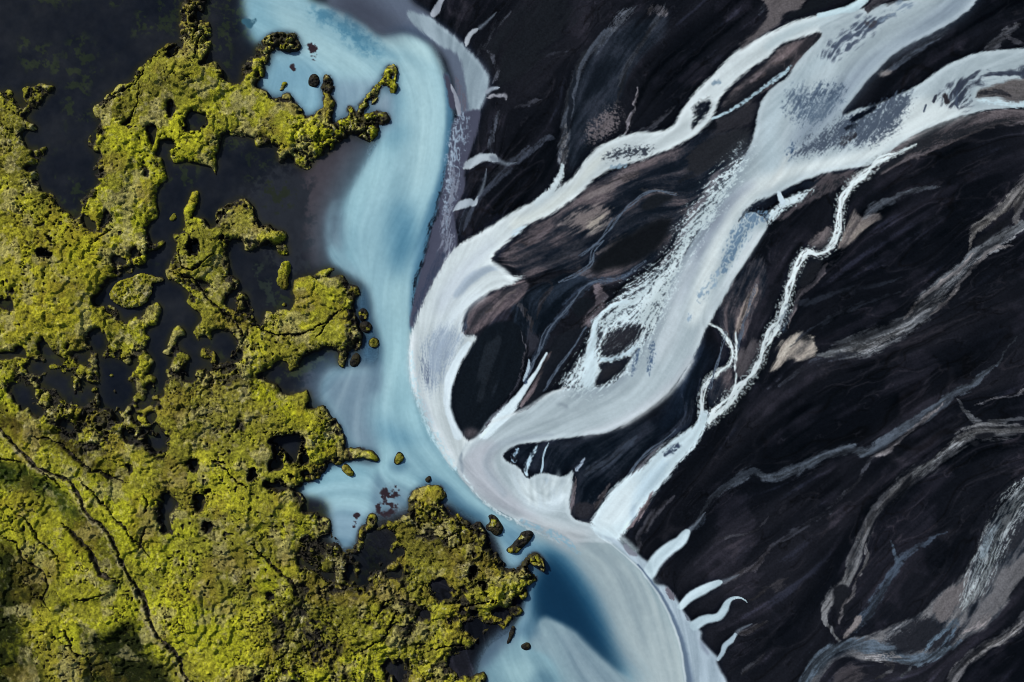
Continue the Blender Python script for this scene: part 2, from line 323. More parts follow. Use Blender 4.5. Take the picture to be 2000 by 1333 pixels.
# ---- blue river
lay('p', '735,270 700,280 660,350 630,420 622,490 640,530 690,560 760,560 760,300', (74, 98, 116), b=22, a=.8, w=3)
lay('p', '640,690 600,720 600,780 640,830 700,900 760,880 760,700', (70, 92, 112), b=18, a=.8, w=3)
TQ = (138, 178, 195)
lay('p', '480,-90 476,0 484,40 500,85 560,62 592,95 535,100 530,130 503,165 530,192 580,215 605,250 660,250 690,235 745,255 735,290 712,330 690,370 672,415 655,455 648,500 672,523 712,555 722,585 726,620 738,660 745,690 735,722 690,720 640,728 628,771 645,803 668,850 690,880 730,890 735,905 680,898 640,912 586,955 600,970 640,985 655,1060 672,1080 700,1050 740,1000 800,990 860,975 940,1020 975,1060 990,1110 1012,1130 1030,1165 1020,1200 990,1240 950,1270 930,1340 930,1440 1360,1440 1345,1330 1320,1225 1290,1165 1245,1105 1180,1050 1062,1030 1000,1010 950,980 905,935 880,890 845,835 815,775 802,700 803,640 808,580 817,540 832,480 846,430 858,380 868,330 876,280 879,220 875,180 866,140 851,105 830,80 800,66 770,64 744,69 715,46 680,23 640,8 600,-8 590,-90', TQ, b=8, sm=3, w=2)
lay('p', '480,0 500,85 560,62 545,30 520,-10', (118, 165, 186), b=16, a=.7, w=2)
lay('s', '478,40,8 490,45,9 500,40,6', (52, 92, 112), tex='fb', k=.6, lvl=.8, w=2)
lay('p', '505,165 535,110 600,120 650,150 690,200 660,250 605,250 580,215 530,192', (118, 162, 186), b=16, a=.85, w=2)
lay('p', '640,160 700,155 740,165 700,215 655,245 645,200', (120, 148, 170), b=10, a=.8, w=2)
lay('p', '700,235 740,190 775,160 775,210 765,260 735,262', (112, 134, 155), b=9, a=.85, w=2)
lay('s', '600,22,5 640,35,13 680,55,18 715,85,17 740,98,9', (76, 128, 156), tex='fb', k=.5, lvl=.9, s=.45, b=9, w=2)
lay('s', '735,95,4 760,105,6 785,118,3', (104, 150, 174), b=4, a=.8, w=2)
lay('p', '748,70 800,68 835,90 850,130 830,120 790,100 755,90', (166, 200, 210), b=9, a=.85, w=2)
lay('s', '872,150,5 877,200,6 877,260,8 868,330,9 856,385,11 843,440,14 828,490,14 814,545,10 806,590,7 803,640,5', (58, 106, 140), a=.8, so=.9, w=2)
lay('p', '755,130 775,135 800,150 780,165 790,200 770,240 765,190', (100, 148, 172), b=9, a=.6, w=2)
lay('p', '765,120 810,110 845,150 855,210 850,280 840,340 815,380 790,330 800,250 800,180', (156, 192, 205), b=18, a=.85, w=2)
lay('p', '760,560 790,540 795,600 790,680 785,760 770,820 755,760 752,680', (158, 196, 208), b=14, a=.8, w=2)
lay('p', '660,420 680,380 720,330 735,340 710,400 690,470 700,520 690,530 665,500', (128, 172, 190), b=10, a=.8, w=2)
lay('p', '520,10 580,20 620,60 680,110 720,130 740,120 700,150 640,130 580,80', (158, 194, 206), b=14, a=.8, w=2)
lay('p', '745,250 775,240 800,260 775,290 745,330 720,330', (108, 155, 178), b=12, a=.7, w=2)
lay('p', '735,300 760,280 770,300 740,360 700,400 690,440 680,420 700,360', (150, 190, 204), b=14, a=.8, w=2)
lay('p', '780,390 810,430 815,470 790,520 775,535 762,500 760,440', (82, 132, 160), b=16, a=.9, w=2)
lay('p', '640,430 660,400 672,440 668,500 655,500 642,470', (92, 112, 130), b=10, a=.7, w=2)
lay('s', '652,395,3 643,430,4 642,470,4 660,500,7 690,530,8', (126, 160, 178), b=4, a=.75, w=2)
lay('p', '640,480 670,500 690,530 680,525 650,512', (120, 158, 176), b=6, a=.8, w=2)
lay('p', '690,590 712,560 722,600 730,640 745,680 740,720 705,700 712,640', (64, 102, 132), b=8, a=.75, w=2)
lay('p', '628,772 640,735 700,720 740,715 742,760 722,800 735,860 745,895 690,878 668,845 645,802', (114, 140, 160), b=14, w=2)
lay('s', '742,705,4 735,735,8 732,765,8', (92, 118, 140), b=6, a=.7, w=2)
lay('p', '770,640 800,640 800,700 812,770 840,840 800,850 770,800 760,740', (148, 190, 205), b=16, a=.8, w=2)
lay('p', '735,820 760,830 800,850 830,870 780,872 750,862', (98, 146, 172), b=13, a=.75, w=2)
lay('s', '745,865,6 755,885,12 745,915,14 760,935,14 800,945,10', (146, 188, 203), b=7, a=.75, w=2)
lay('s', '800,875,8 840,890,14 880,930,16 920,975,14 965,1020,10', (150, 190, 205), b=9, a=.7, w=2)
lay('p', '760,905 785,895 795,912 780,922 765,918', (72, 110, 136), b=7, a=.8, w=2)
lay('p', '735,925 748,935 742,980 735,1020 725,1000', (92, 122, 145), b=8, a=.7, w=2)
lay('p', '745,950 790,950 805,975 790,1000 740,1010', (98, 124, 146), b=12, a=.7, w=2)
lay('s', '585,955,8 620,935,20 660,925,22 700,925,16', (122, 170, 190), b=10, a=.6, w=2)
lay('p', '640,1000 690,1000 715,1010 695,1060 670,1075 650,1050', (112, 144, 168), b=10, a=.85, w=2)
lay('s', '825,945,5 840,940,7 870,955,8 900,990,10 940,1015,10', (56, 96, 126), b=8, a=.7, w=2)
lay('p', '975,1040 1000,1028 1040,1045 1055,1080 1050,1110 1000,1110 985,1080', (112, 152, 178), b=10, a=.8, w=2)
# grey delta body and the deep blue scour
lay('p', '1000,1010 1062,1030 1100,1040 1150,1030 1190,1050 1246,1105 1292,1165 1321,1225 1337,1280 1346,1340 1350,1440 1255,1440 1235,1330 1195,1275 1160,1200 1130,1130 1090,1075 1050,1055', (156, 174, 183), b=12, tex='l3', k=.15, s=.5, w=2)
lay('p', '1056,1055 1085,1072 1118,1105 1158,1158 1188,1225 1212,1285 1245,1322 1268,1345 1215,1325 1180,1287 1145,1255 1122,1236 1095,1222 1060,1206 1045,1190 1035,1150 1050,1110', (30, 78, 112), b=19, tex='l3', k=.2, s=.5, w=2)
lay('p', '1062,1085 1085,1098 1118,1140 1150,1195 1180,1250 1212,1312 1190,1330 1140,1290 1110,1262 1075,1240 1040,1215 1040,1165 1050,1120', (12, 46, 74), b=15, a=.95, w=2)
lay('s', '1035,1140,4 1030,1180,6 1020,1225,8 1015,1240,6', (112, 150, 176), b=5, a=.7, w=2)
lay('p', '1030,1262 1058,1208 1078,1210 1102,1221 1125,1236 1143,1256 1180,1288 1205,1310 1238,1332 1260,1360 1260,1440 1130,1440 1085,1300', (134, 160, 174), b=2.5, w=2, sm=3)
lay('p', '1085,1240 1120,1245 1145,1265 1180,1300 1215,1330 1220,1400 1140,1400 1100,1320', (122, 146, 162), b=10, a=.8, w=2)
lay('s', '1060,1225,10 1085,1260,12 1100,1300,14 1130,1360,14', (150, 176, 188), b=8, a=.8, w=2)
lay('p', '955,1275 1000,1245 1030,1262 1085,1300 1110,1370 1100,1440 930,1440', (122, 158, 174), b=12, w=2)
lay('p', '985,1310 1010,1290 1035,1300 1045,1340 1000,1350', (150, 186, 198), b=12, a=.8, w=2)
lay('p', '1040,1320 1060,1310 1085,1330 1075,1360 1040,1360', (84, 122, 144), b=8, a=.7, w=2)
lay('p', '990,1220 1010,1240 990,1260 970,1280 945,1310 930,1300 950,1260', (72, 92, 114), b=9, a=.85, w=2)
lay('p', '1015,1225 1045,1205 1052,1235 1035,1250 1020,1245', (66, 102, 128), b=7, a=.7, w=2)

# ---- mauve backwater beside the blue river
lay('p', '640,-90 640,5 680,22 715,44 745,66 790,60 832,78 864,105 882,150 889,200 895,232 906,236 919,238 936,214 952,185 956,160 946,130 926,110 910,90 880,62 852,42 838,25 800,-5 800,-90', (90, 100, 120), b=4, sm=3, w=1)
lay('p', '640,5 745,66 790,60 700,-10', (52, 58, 74), b=18, a=.85, w=1)
lay('p', '745,64 800,52 850,80 830,78 790,62', (46, 68, 98), b=8, a=.6, w=1)
lay('p', '790,20 830,30 855,45 885,68 912,95 928,112 946,132 955,160 950,185 935,214 922,234 912,200 908,160 895,110 870,95 835,70 805,45', (144, 156, 168), b=6, tex='l2', k=.3, w=1)
lay('s', '868,-10,5 860,5,5 852,20,7 845,32,6', (150, 152, 164), tex='l2', k=.3, w=1)
lay('s', '868,140,3 880,180,6 886,215,7', (60, 62, 80), b=3, tex='l2', k=.5, w=1)
lay('s', '890,150,3 900,185,7 908,215,8', (92, 92, 108), tex='l1', k=1.0, lvl=.75, w=1)
lay('s', '880,165,2 893,200,5 898,230,4', (150, 150, 164), tex='l2', k=.5, w=1)
lay('p', '888,232 938,215 925,275 908,330 906,370 892,400 887,430 895,470 888,492 852,548 822,608 806,645 800,640 806,600 818,545 834,480 848,430 860,380 871,330 878,280', (68, 72, 92), b=3, tex='l2', k=.3, w=1)
lay('s', '905,230,12 895,270,15 885,320,13 880,370,12 873,415,8 868,450,7', (150, 162, 182), tex='net', k=1.1, lvl=.52, w=1)
lay('s', '885,330,6 888,360,8 878,400,6 870,440,8 875,470,10 862,510,10', (120, 124, 142), tex='l1', k=1.1, lvl=.62, w=1)
lay('s', '862,500,8 842,545,9 822,595,8 810,630,5', (52, 62, 84), tex='l1', k=1.0, lvl=.62, w=1)
lay('s', '872,320,2 860,380,2.5 846,435,3 832,485,3 816,545,3 806,600,3', (22, 26, 38), b=1, tex='l1', k=.3)
lay('s', '910,90,4 914,75,5 922,64,5 934,57,4', (170, 172, 182), tex='l2', k=.4, w=1)
lay('s', '950,182,4 960,174,4 975,172,2', (140, 146, 160), so=.7, w=1)
lay('s', '952,192,2 966,188,3 982,188,4 988,197,2', (128, 130, 144), so=.7)
lay('s', '905,330,6 922,318,9 940,310,9 960,308,8 972,316,4', (156, 162, 172), tex='l2', k=.5, w=1)
lay('s', '885,412,3 899,402,7 915,396,8 928,397,4 932,383,3', (150, 156, 168), tex='l2', k=.4, w=1)

# ---- milky streams
WH, GY = (197, 203, 208), (170, 179, 187)
# upper left stream with the wide foot
lay('p', '1660,25 1638,26 1600,29 1550,42 1520,56 1490,70 1455,90 1425,112 1388,150 1362,175 1345,195 1331,216 1312,248 1288,256 1262,257 1225,262 1188,277 1160,295 1141,315 1128,335 1105,358 1072,378 1050,388 1000,415 965,438 937,455 910,470 886,486 870,508 850,545 832,578 819,608 807,640 800,666 799,703 803,748 815,777 826,806 842,841 860,878 875,903 890,918 920,870 905,848 890,830 882,800 880,775 888,745 900,715 920,680 935,655 905,655 904,630 912,602 937,582 967,565 1000,555 1033,536 1000,541 982,528 960,513 958,506 975,488 1000,466 1030,440 1075,418 1105,400 1130,380 1152,358 1178,338 1217,322 1250,315 1300,295 1350,270 1375,250 1392,230 1400,212 1410,187 1430,166 1450,146 1475,128 1500,112 1516,96 1538,81 1575,72 1606,63 1640,70 1680,40', WH, b=3.5, sm=3, tex='l1', k=.32, lvl=1.0, w=1)
lay('p', '1000,430 1040,415 1090,385 1130,350 1150,320 1200,285 1190,300 1150,345 1100,395 1040,430 1000,450', (216, 218, 214), b=6, a=.7, w=1)
lay('p', '900,520 960,470 965,480 940,510 900,560 870,610 850,620 860,570', (186, 192, 204), b=9, a=.8, w=1)
lay('s', '985,525,2 965,522,5 945,530,8 915,550,8 890,580,6', (150, 160, 178), b=5, a=.75, tex='l2', k=.4, w=1)
lay('s', '1005,548,4 990,535,5 975,522,4 958,514,4 942,520,4', (212, 218, 224), b=2, a=.9, w=1)
lay('s', '940,575,8 905,595,12 870,640,12 850,670,8', (204, 212, 222), b=7, a=.7, w=1)
lay('p', '835,660 860,640 890,640 905,660 880,710 850,760 835,770 825,720', (146, 156, 174), b=11, tex='l1', k=.55, lvl=.9, s=.45, w=1)
lay('s', '828,690,3 832,730,5 840,760,3', (96, 106, 128), b=5, tex='l1', k=.5, lvl=.85, s=.4, w=1)
lay('s', '825,780,2 832,800,2.5 845,835,2', (92, 112, 140), b=3, a=.8, w=1)
lay('s', '808,660,5 806,720,6 820,775,6 845,830,6 880,890,7', (214, 217, 224), b=4, a=.8, w=1)
lay('s', '915,672,5 897,700,7 880,735,8 874,775,8 880,815,8 895,850,10', (214, 224, 234), tex='l2', k=.3, w=1)
lay('s', '803,690,4 808,740,6 824,800,8 848,850,9 872,890,7 905,935,4', (182, 206, 218), tex='net', k=1.2, lvl=.5, w=1)
# main stream with its upper reach, and the second stream from the right
lay('p', '2130,75 2060,88 2000,94 1925,100 1875,115 1845,130 1820,147 1787,170 1755,185 1712,205 1675,212 1640,228 1655,205 1680,176 1700,152 1725,125 1762,95 1812,70 1845,53 1875,33 1910,0 1985,-95 1840,-95 1785,-5 1750,3 1675,19 1640,24 1600,50 1606,63 1600,76 1585,92 1562,112 1550,130 1538,150 1512,168 1498,182 1487,198 1480,214 1477,240 1468,278 1445,320 1415,365 1392,410 1370,440 1348,480 1320,525 1302,570 1288,615 1268,655 1240,690 1215,735 1190,752 1160,757 1095,760 1062,776 1037,796 1015,806 985,815 950,835 920,858 903,880 893,905 895,925 905,940 925,962 950,984 975,997 1005,1015 1062,1034 1100,1058 1160,1060 1212,1062 1190,1040 1150,1022 1120,1014 1113,985 1116,950 1120,915 1110,925 1095,932 1070,924 1045,927 1032,938 1025,928 1012,912 1000,906 988,900 982,890 1000,874 1025,866 1075,861 1125,853 1180,846 1225,826 1275,793 1312,761 1332,731 1355,698 1370,666 1375,653 1390,623 1407,595 1425,563 1445,528 1467,495 1487,465 1500,443 1492,425 1462,410 1478,402 1500,388 1537,370 1575,350 1625,335 1660,330 1700,322 1725,305 1750,287 1775,270 1812,252 1850,235 1900,222 1937,215 2000,210 2060,205 2130,190', GY, b=2.8, sm=3, tex='l1', k=.25, w=1)
lay('p', '1590,210 1650,150 1700,110 1760,70 1840,10 1880,-40 1920,-60 1900,0 1850,45 1780,85 1720,125 1670,180 1630,230 1560,290 1540,280', (126, 137, 154), b=13, a=.85, w=1)
lay('s', '1640,28,4 1600,42,8 1560,55,9 1520,78,8 1500,92,7', (192, 204, 212), b=3, a=.8, w=1)
lay('p', '1500,215 1540,160 1600,110 1620,120 1570,160 1540,200 1520,260 1530,320 1500,350 1485,300', (176, 188, 198), b=9, a=.8, w=1)
lay('p', '1500,340 1560,320 1640,305 1720,285 1740,285 1700,310 1640,325 1570,340 1520,360 1460,400 1420,460 1400,520 1380,600 1350,640 1345,600 1370,520 1410,430 1450,370', (214, 219, 222), b=7, a=.95, w=1)
lay('p', '1690,290 1740,220 1800,190 1860,205 1900,215 1820,248 1760,275', (210, 215, 218), b=9, a=.85, w=1)
lay('s', '1560,290,2 1535,310,3 1520,345,3 1500,370,2', (214, 214, 214), b=3, a=.7, w=1)
lay('s', '1470,360,5 1440,380,8 1400,430,11 1375,470,11 1345,530,12 1320,590,10', (150, 154, 170), b=7, a=.85, w=1)
lay('p', '1290,620 1310,560 1340,500 1360,510 1340,570 1330,640 1300,700 1270,700', (190, 196, 204), b=9, a=.8, w=1)
lay('p', '1370,640 1420,540 1470,460 1490,455 1440,530 1400,590 1370,655 1350,700', (220, 224, 230), b=5, a=.85, w=1)
lay('s', '1350,700,6 1320,745,8 1270,790,9 1210,828,8 1140,848,5', (188, 190, 200), b=5, a=.7, w=1)
lay('p', '1060,790 1120,785 1180,800 1160,830 1080,845 1000,850 1000,830', (160, 169, 177), b=12, a=.7, w=1)
lay('s', '1085,790,1.5 1100,791,2 1108,796,2 1100,800,1', (120, 130, 142), b=2, a=.7, w=1)
lay('p', '900,915 915,880 950,860 975,870 960,900 975,940 1020,985 1060,1020 1000,1005 940,970', (168, 168, 178), b=8, a=.9, w=1)
lay('s', '1005,925,5 1020,960,12 1050,985,15 1085,980,14 1105,950,8', (204, 214, 224), b=6, a=.9, w=1)
lay('s', '1065,930,3 1072,950,4 1080,970,3', (142, 158, 180), b=4, a=.7, tex='l1', k=.7, w=1)
lay('s', '905,930,2 930,965,3 965,995,3 1010,1020,4 1060,1040,6 1095,1058,5', (190, 202, 210), tex='net', k=1.2, lvl=.55, w=1)
lay('p', '1000,1010 1060,1015 1110,1030 1150,1035 1140,1060 1100,1070 1060,1040', (178, 178, 184), b=10, a=.8, w=1)
lay('s', '1020,1020,5 1060,1035,7 1100,1055,8 1130,1080,5', (140, 174, 194), tex='net', k=1.2, lvl=.5, w=2)
# net of shallow riffles on both sides of the main stream
lay('p', '1470,278 1440,300 1420,330 1390,360 1370,400 1345,430 1330,455 1318,490 1290,530 1255,560 1220,590 1190,615 1175,640 1165,690 1130,730 1105,760 1160,763 1210,745 1245,700 1290,620 1330,520 1390,430 1440,350', (96, 110, 126), b=16, a=.55, w=1)
lay('p', '1470,278 1440,300 1420,330 1390,350 1370,390 1350,415 1328,440 1322,473 1312,490 1287,518 1250,542 1220,560 1200,587 1175,612 1162,630 1155,660 1147,683 1120,718 1100,750 1090,765 1160,765 1210,745 1245,700 1290,620 1330,520 1390,430 1440,350', (202, 214, 222), b=12, tex='rill', k=1.15, lvl=.72, w=1)
lay('p', '1460,300 1435,340 1400,400 1370,445 1345,490 1310,560 1290,615 1262,660 1240,640 1260,590 1290,530 1330,470 1370,400 1430,320', (200, 210, 216), b=14, tex='rill', k=1.0, lvl=.95, w=1)
lay('s', '1150,745,16 1153,700,12 1157,668,9 1163,632,6 1175,613,4 1200,595,4 1225,590,3', (200, 214, 224), tex='l1', k=.5, lvl=.85, w=1)
lay('p', '1172,692 1181,656 1225,633 1260,640 1242,666 1223,686 1190,698', (40, 38, 46), b=3, tex='l1', k=.7, lvl=.9)
lay('p', '1172,709 1230,691 1222,715 1210,734 1185,748 1158,753 1172,728', (34, 33, 40), b=2.5, tex='l1', k=.5)
lay('s', '1165,700,3 1190,703,5 1225,690,5 1245,672,4', (192, 208, 220), tex='net', k=1.0, lvl=.75, w=1)
lay('p', '1500,412 1545,385 1575,370 1592,358 1585,372 1560,395 1530,410 1505,440 1488,470 1500,440', (200, 212, 220), b=4, tex='rill', k=1.0, lvl=.92, w=1)
lay('s', '1440,432,3 1455,415,5 1478,402,7 1502,394,6 1540,374,5 1575,360,6 1598,353,5', (22, 28, 40), tex='l1', k=.5, lvl=.95)
lay('s', '1521,374,4 1524,386,5 1530,400,7', (190, 202, 214), tex='l1', k=.3, w=1)
lay('s', '1492,420,9 1470,428,14 1450,450,15 1435,478,13 1420,510,10 1408,535,7', (100, 124, 150), tex='net', k=1.4, lvl=.56, inv=1, w=1)
lay('s', '1402,530,8 1385,560,10 1362,590,7', (146, 164, 184), tex='net', k=1.4, lvl=.42, inv=1, w=1)
lay('s', '1348,610,3 1345,630,4', (150, 166, 186), tex='net', k=1.2, lvl=.5, inv=1, w=1)
HB = (88, 104, 124)
lay('p', '1603,108 1612,92 1650,57 1675,37 1697,32 1714,32 1730,21 1752,19 1742,35 1725,45 1716,52 1700,68 1660,98 1625,116 1608,118', (66, 78, 98), b=5, tex='netb', k=1.4, lvl=.66, s=.38, inv=1, w=1)
lay('s', '1690,42,5 1700,50,5 1712,42,4', (58, 60, 70), tex='net', k=.9, lvl=.75, inv=1, w=1)
lay('p', '1720,40 1735,20 1765,0 1790,-5 1770,15 1745,32', (120, 134, 152), b=4, tex='netb', k=1.4, lvl=.5, inv=1, w=1)
lay('p', '1537,214 1545,178 1587,172 1647,161 1648,180 1636,207 1600,240 1565,242 1550,225', HB, b=8, tex='rill', k=1.4, lvl=.74, s=.36, inv=1, w=1)
lay('p', '1563,200 1600,178 1645,163 1640,185 1600,195 1570,212', (66, 82, 104), b=7, tex='rill', k=1.3, lvl=.6, s=.4, inv=1, w=1)
lay('p', '1552,306 1570,278 1600,262 1625,250 1640,236 1675,225 1712,203 1750,188 1778,176 1784,182 1770,215 1750,250 1725,270 1700,280 1650,283 1600,296', (70, 82, 100), b=7, tex='rill', k=1.4, lvl=.86, s=.34, inv=1, w=1)
lay('p', '1655,236 1675,222 1712,204 1708,215 1690,228 1665,240', (14, 20, 32), b=2, tex='l1', k=.4)
lay('s', '1640,280,4 1655,270,8 1672,262,7', (40, 38, 46), tex='net', k=.8, lvl=.75, inv=1)
lay('s', '1650,250,3 1662,248,5 1675,244,3', (16, 22, 34), tex='net', k=.6, lvl=.8, inv=1)
lay('p', '1537,300 1545,282 1556,280 1552,296 1542,310', (44, 70, 104), b=3, tex='net', k=1.0, lvl=.7, inv=1, w=1)
lay('p', '1838,203 1846,176 1900,150 1920,141 1995,137 2040,130 2040,150 1990,152 1925,157 1902,180 1890,212 1862,208', (48, 56, 72), b=5, tex='netb', k=1.4, lvl=.66, s=.38, inv=1, w=1)
lay('s', '1845,185,5 1848,198,5 1855,200,3', (40, 38, 44), tex='net', k=.7, lvl=.8, inv=1, w=1)
lay('p', '1904,193 1915,171 1950,162 2000,155 2060,150 2060,198 2000,200 1967,197 1950,190', (92, 86, 88), b=3, tex='l2', k=.5)
lay('s', '1907,190,3 1920,182,6 1950,182,6 1975,190,4', (46, 44, 50), tex='l1', k=.6, lvl=.85)
lay('s', '1910,196,4 1940,200,5 1975,204,6 2030,205,6', (188, 204, 214), tex='net', k=1.1, lvl=.7, w=1)
lay('s', '1829,186,3 1822,200,4', (44, 50, 64), tex='l1', k=.3, lvl=.8, w=1)
lay('s', '1808,203,2 1803,220,2', (60, 72, 92), tex='l1', k=.3, lvl=.8, w=1)
lay('s', '1870,178,2 1868,200,3 1872,215,2', (60, 72, 92), tex='l1', k=.5, lvl=.75, w=1)
lay('s', '1248,680,3 1240,710,5 1234,736,4', (74, 96, 126), tex='net', k=1.3, lvl=.55, inv=1, w=1)
lay('s', '1275,666,4 1272,700,6 1268,735,4', (74, 96, 126), tex='net', k=1.4, lvl=.55, inv=1, w=1)
lay('p', '1172,313 1200,295 1237,288 1282,290 1250,306 1212,308', (52, 60, 72), b=3, tex='net', k=1.3, lvl=.75, inv=1, w=1)
lay('p', '1350,253 1357,226 1352,215 1360,205 1383,190 1391,197 1378,225 1362,243', (24, 28, 38), b=2.5, tex='l1', k=.8, lvl=.9)
lay('s', '1392,165,3 1400,160,5 1408,162,3', (120, 138, 156), tex='net', k=1.2, lvl=.5, inv=1, w=1)
lay('s', '1190,330,4 1210,325,6 1225,322,3', (130, 150, 168), tex='net', k=1.2, lvl=.55, inv=1, w=1)
# brown leaf bars at the top
lay('b', '1606,63 1599,76 1576,100 1556,122 1541,140 1521,155 1503,172 1478,192 1455,215 1430,228 1405,245 1398,232 1406,212 1430,177 1465,150 1500,118 1516,99 1540,84 1575,74', [(30, 29, 34), (56, 52, 56), (80, 72, 76), (104, 92, 95)], b=2, sm=2, tex='l2', k=.3, wamp=2)
lay('p', '1570,80 1590,72 1600,68 1580,92 1560,108 1555,96', (48, 44, 50), b=4, tex='l2', k=.5)
lay('s', '1505,130,4 1530,118,7 1548,108,4', (112, 98, 102), tex='l2', k=.8, lvl=.75)
lay('s', '1465,165,4 1480,155,6 1492,145,4', (96, 84, 90), tex='l2', k=.8, lvl=.75)
lay('p', '1532,120 1545,110 1546,118 1535,124', (30, 30, 36), b=2, tex='l2', k=.3)
lay('p', '1405,240 1440,222 1478,200 1476,232 1440,250 1400,265', (40, 38, 45), b=4, tex='l2', k=.6)
lay('s', '1545,128,2 1530,143,4 1510,158,4 1490,172,3 1460,196,3 1425,217,3 1392,232,2', (176, 196, 210), tex='net', k=1.1, lvl=.75, w=1)
lay('p', '1470,-40 1565,-20 1565,12 1540,25 1520,45 1500,60 1470,80 1450,96 1440,92 1465,70 1490,45 1500,20', (92, 84, 88), b=4, tex='l2', k=.5)
lay('p', '1567,12 1590,-5 1632,-5 1618,12 1590,24 1560,34 1532,42 1545,25', (20, 22, 28), b=3, tex='l2', k=.4)
lay('s', '1700,-30,10 1685,0,9 1665,15,8 1640,22,6 1600,30,5', (184, 202, 212), tex='l2', k=.4, w=1)
lay('s', '1690,20,5 1710,8,9 1760,-10,8', (52, 48, 54), tex='l2', k=.4)

# ---- narrow speckled streams
SW = (208, 215, 220)
def braid(q, n, spread, hw, seed, col=SW):
    """several thin threads that part and rejoin along one course"""
    r = random.Random(seed)
    p = catmull(pts(q), 5, False)
    t = np.gradient(p[:, :2], axis=0)
    nrm = np.stack([-t[:, 1], t[:, 0]], 1) / (np.hypot(t[:, 0], t[:, 1])[:, None] + 1e-6)
    s = np.concatenate([[0], np.cumsum(np.hypot(*np.diff(p[:, :2], axis=0).T))])
    w = p[:, 2] / p[:, 2].max()
    LAY.append(('s', np.column_stack([p[:, :2], p[:, 2]]), tuple(.72 * v for v in col), dict(tex='sp', k=1.2, lvl=.60, wamp=3, w=1)))
    for k in range(n):
        ph, f1, f2 = r.uniform(0, 6), r.uniform(.035, .07), r.uniform(.012, .025)
        off = spread * w * (.65 * np.sin(s * f1 + ph) + .45 * np.sin(s * f2 + 2 * ph))
        h = hw * w * (.6 + .5 * np.sin(s * .05 + 3 * ph)**2)
        LAY.append(('s', np.column_stack([p[:, :2] + nrm * off[:, None], h]), col, dict(tex='l1', k=.7, lvl=.88, wamp=2, w=1)))
braid('1790,282,2 1762,296,4 1720,312,8 1692,338,9 1662,360,10 1645,390,10 1640,420,9 1636,450,9 1624,480,8 1602,497,8 1575,494,9 1556,522,9 1542,558,10 1536,585,11 1524,622,12 1506,650,11 1492,680,9 1482,711,9 1462,741,10 1432,771,12 1402,806,12 1384,826,10', 4, 7, 3.2, 3)
braid('1384,632,2 1405,643,4 1420,662,5 1432,690,6 1425,712,5 1402,726,6 1378,752,7 1371,785,7 1370,818,8', 3, 4.5, 2.4, 8)
for q_, s_ in (('1262,510,2 1235,528,3 1210,545,3 1150,555,3 1120,587,4 1098,615,4 1068,648,4 1050,690,4 1035,730,4 1012,780,4', 11), ('1180,470,1 1160,490,3 1150,520,3 1120,540,3 1090,550,2', 12), ('1478,556,2 1462,600,3 1446,650,4 1438,690,3', 13), ('1418,648,2 1408,690,3 1396,722,3 1385,760,3', 14),
               ('1320,380,2 1270,375,3 1215,415,4 1170,470,4 1130,500,3', 15), ('1145,640,2 1110,690,3 1085,730,4 1060,765,3', 16), ('1320,840,2 1270,880,4 1225,930,4 1190,975,3', 17)):
    braid(q_, 3, 4, 1.1, s_, (80, 92, 110))
    LAY.pop(-4)
lay('s', '1437,650,2 1438,685,3 1436,715,2.5 1437,745,2 1430,770,3', SW, tex='net', k=.8, lvl=.75, wamp=2, w=1)
lay('s', '1540,590,4 1535,615,8 1520,645,10', (60, 74, 92), tex='net', k=1.0, lvl=.6, inv=1)
lay('s', '1402,808,3 1385,820,5 1390,800,3', SW, tex='net', k=.9, lvl=.75, w=1)
lay('p', '1380,800 1366,808 1360,828 1338,843 1310,860 1285,880 1262,905 1248,918 1220,934 1195,957 1172,990 1152,1025 1190,1060 1212,1052 1238,1016 1255,993 1277,966 1302,936 1327,903 1356,876 1375,842 1385,815', (198, 212, 222), b=4, sm=2, tex='l1', k=.45, lvl=.97, w=1)
lay('s', '1300,905,8 1270,940,14 1240,975,10', (172, 190, 206), b=7, a=.6, tex='l1', k=.5, w=1)
lay('s', '1330,868,4 1312,880,7 1298,890,5', (50, 64, 86), tex='net', k=1.2, lvl=.62, inv=1, w=1)
lay('p', '1185,985 1220,945 1245,935 1235,975 1225,1010 1190,1030 1165,1030', (212, 221, 228), b=8, a=.8, w=1)
lay('s', '1240,985,3 1235,1000,4 1238,1018,3', (142, 160, 182), b=3, a=.7, w=1)
lay('s', '1278,960,3 1262,985,4 1245,1008,4 1225,1035,4', (104, 90, 98), tex='l1', k=.6, lvl=.8)
lay('s', '1068,690,2 1050,723,3 1028,755,6 1005,785,9 978,816,13 945,842,16', (206, 218, 228), tex='l2', k=.4, w=1)
lay('s', '1034,700,1 1032,720,3 1022,745,3', (176, 190, 206), tex='l1', k=.4, w=1)
lay('s', '1030,735,2 1024,748,4', (44, 64, 96), tex='l1', k=.4)
lay('s', '1012,874,4 1005,892,5 1002,905,3', (150, 172, 196), tex='net', k=1.2, lvl=.55, w=1)
lay('s', '1050,868,3 1038,890,4 1028,915,4 1030,935,3', (176, 196, 214), tex='net', k=1.0, lvl=.7, w=1)
lay('s', '1072,866,1.5 1062,890,1.5 1060,908,2 1056,924,2', (176, 196, 214), tex='l1', k=.5, lvl=.85, w=1)
lay('s', '1142,895,2 1132,910,3 1124,920,4', (150, 160, 180), tex='l1', k=.7, lvl=.8, w=1)
lay('s', '1098,322,3 1095,342,6 1086,360,8 1072,378,8 1048,396,6', (196, 205, 212), so=.9, tex='sp', k=.6, lvl=.95, w=1)
lay('s', '1030,438,2 1015,450,6 1000,462,5', (186, 200, 212), tex='l1', k=.8, lvl=.75, w=1)
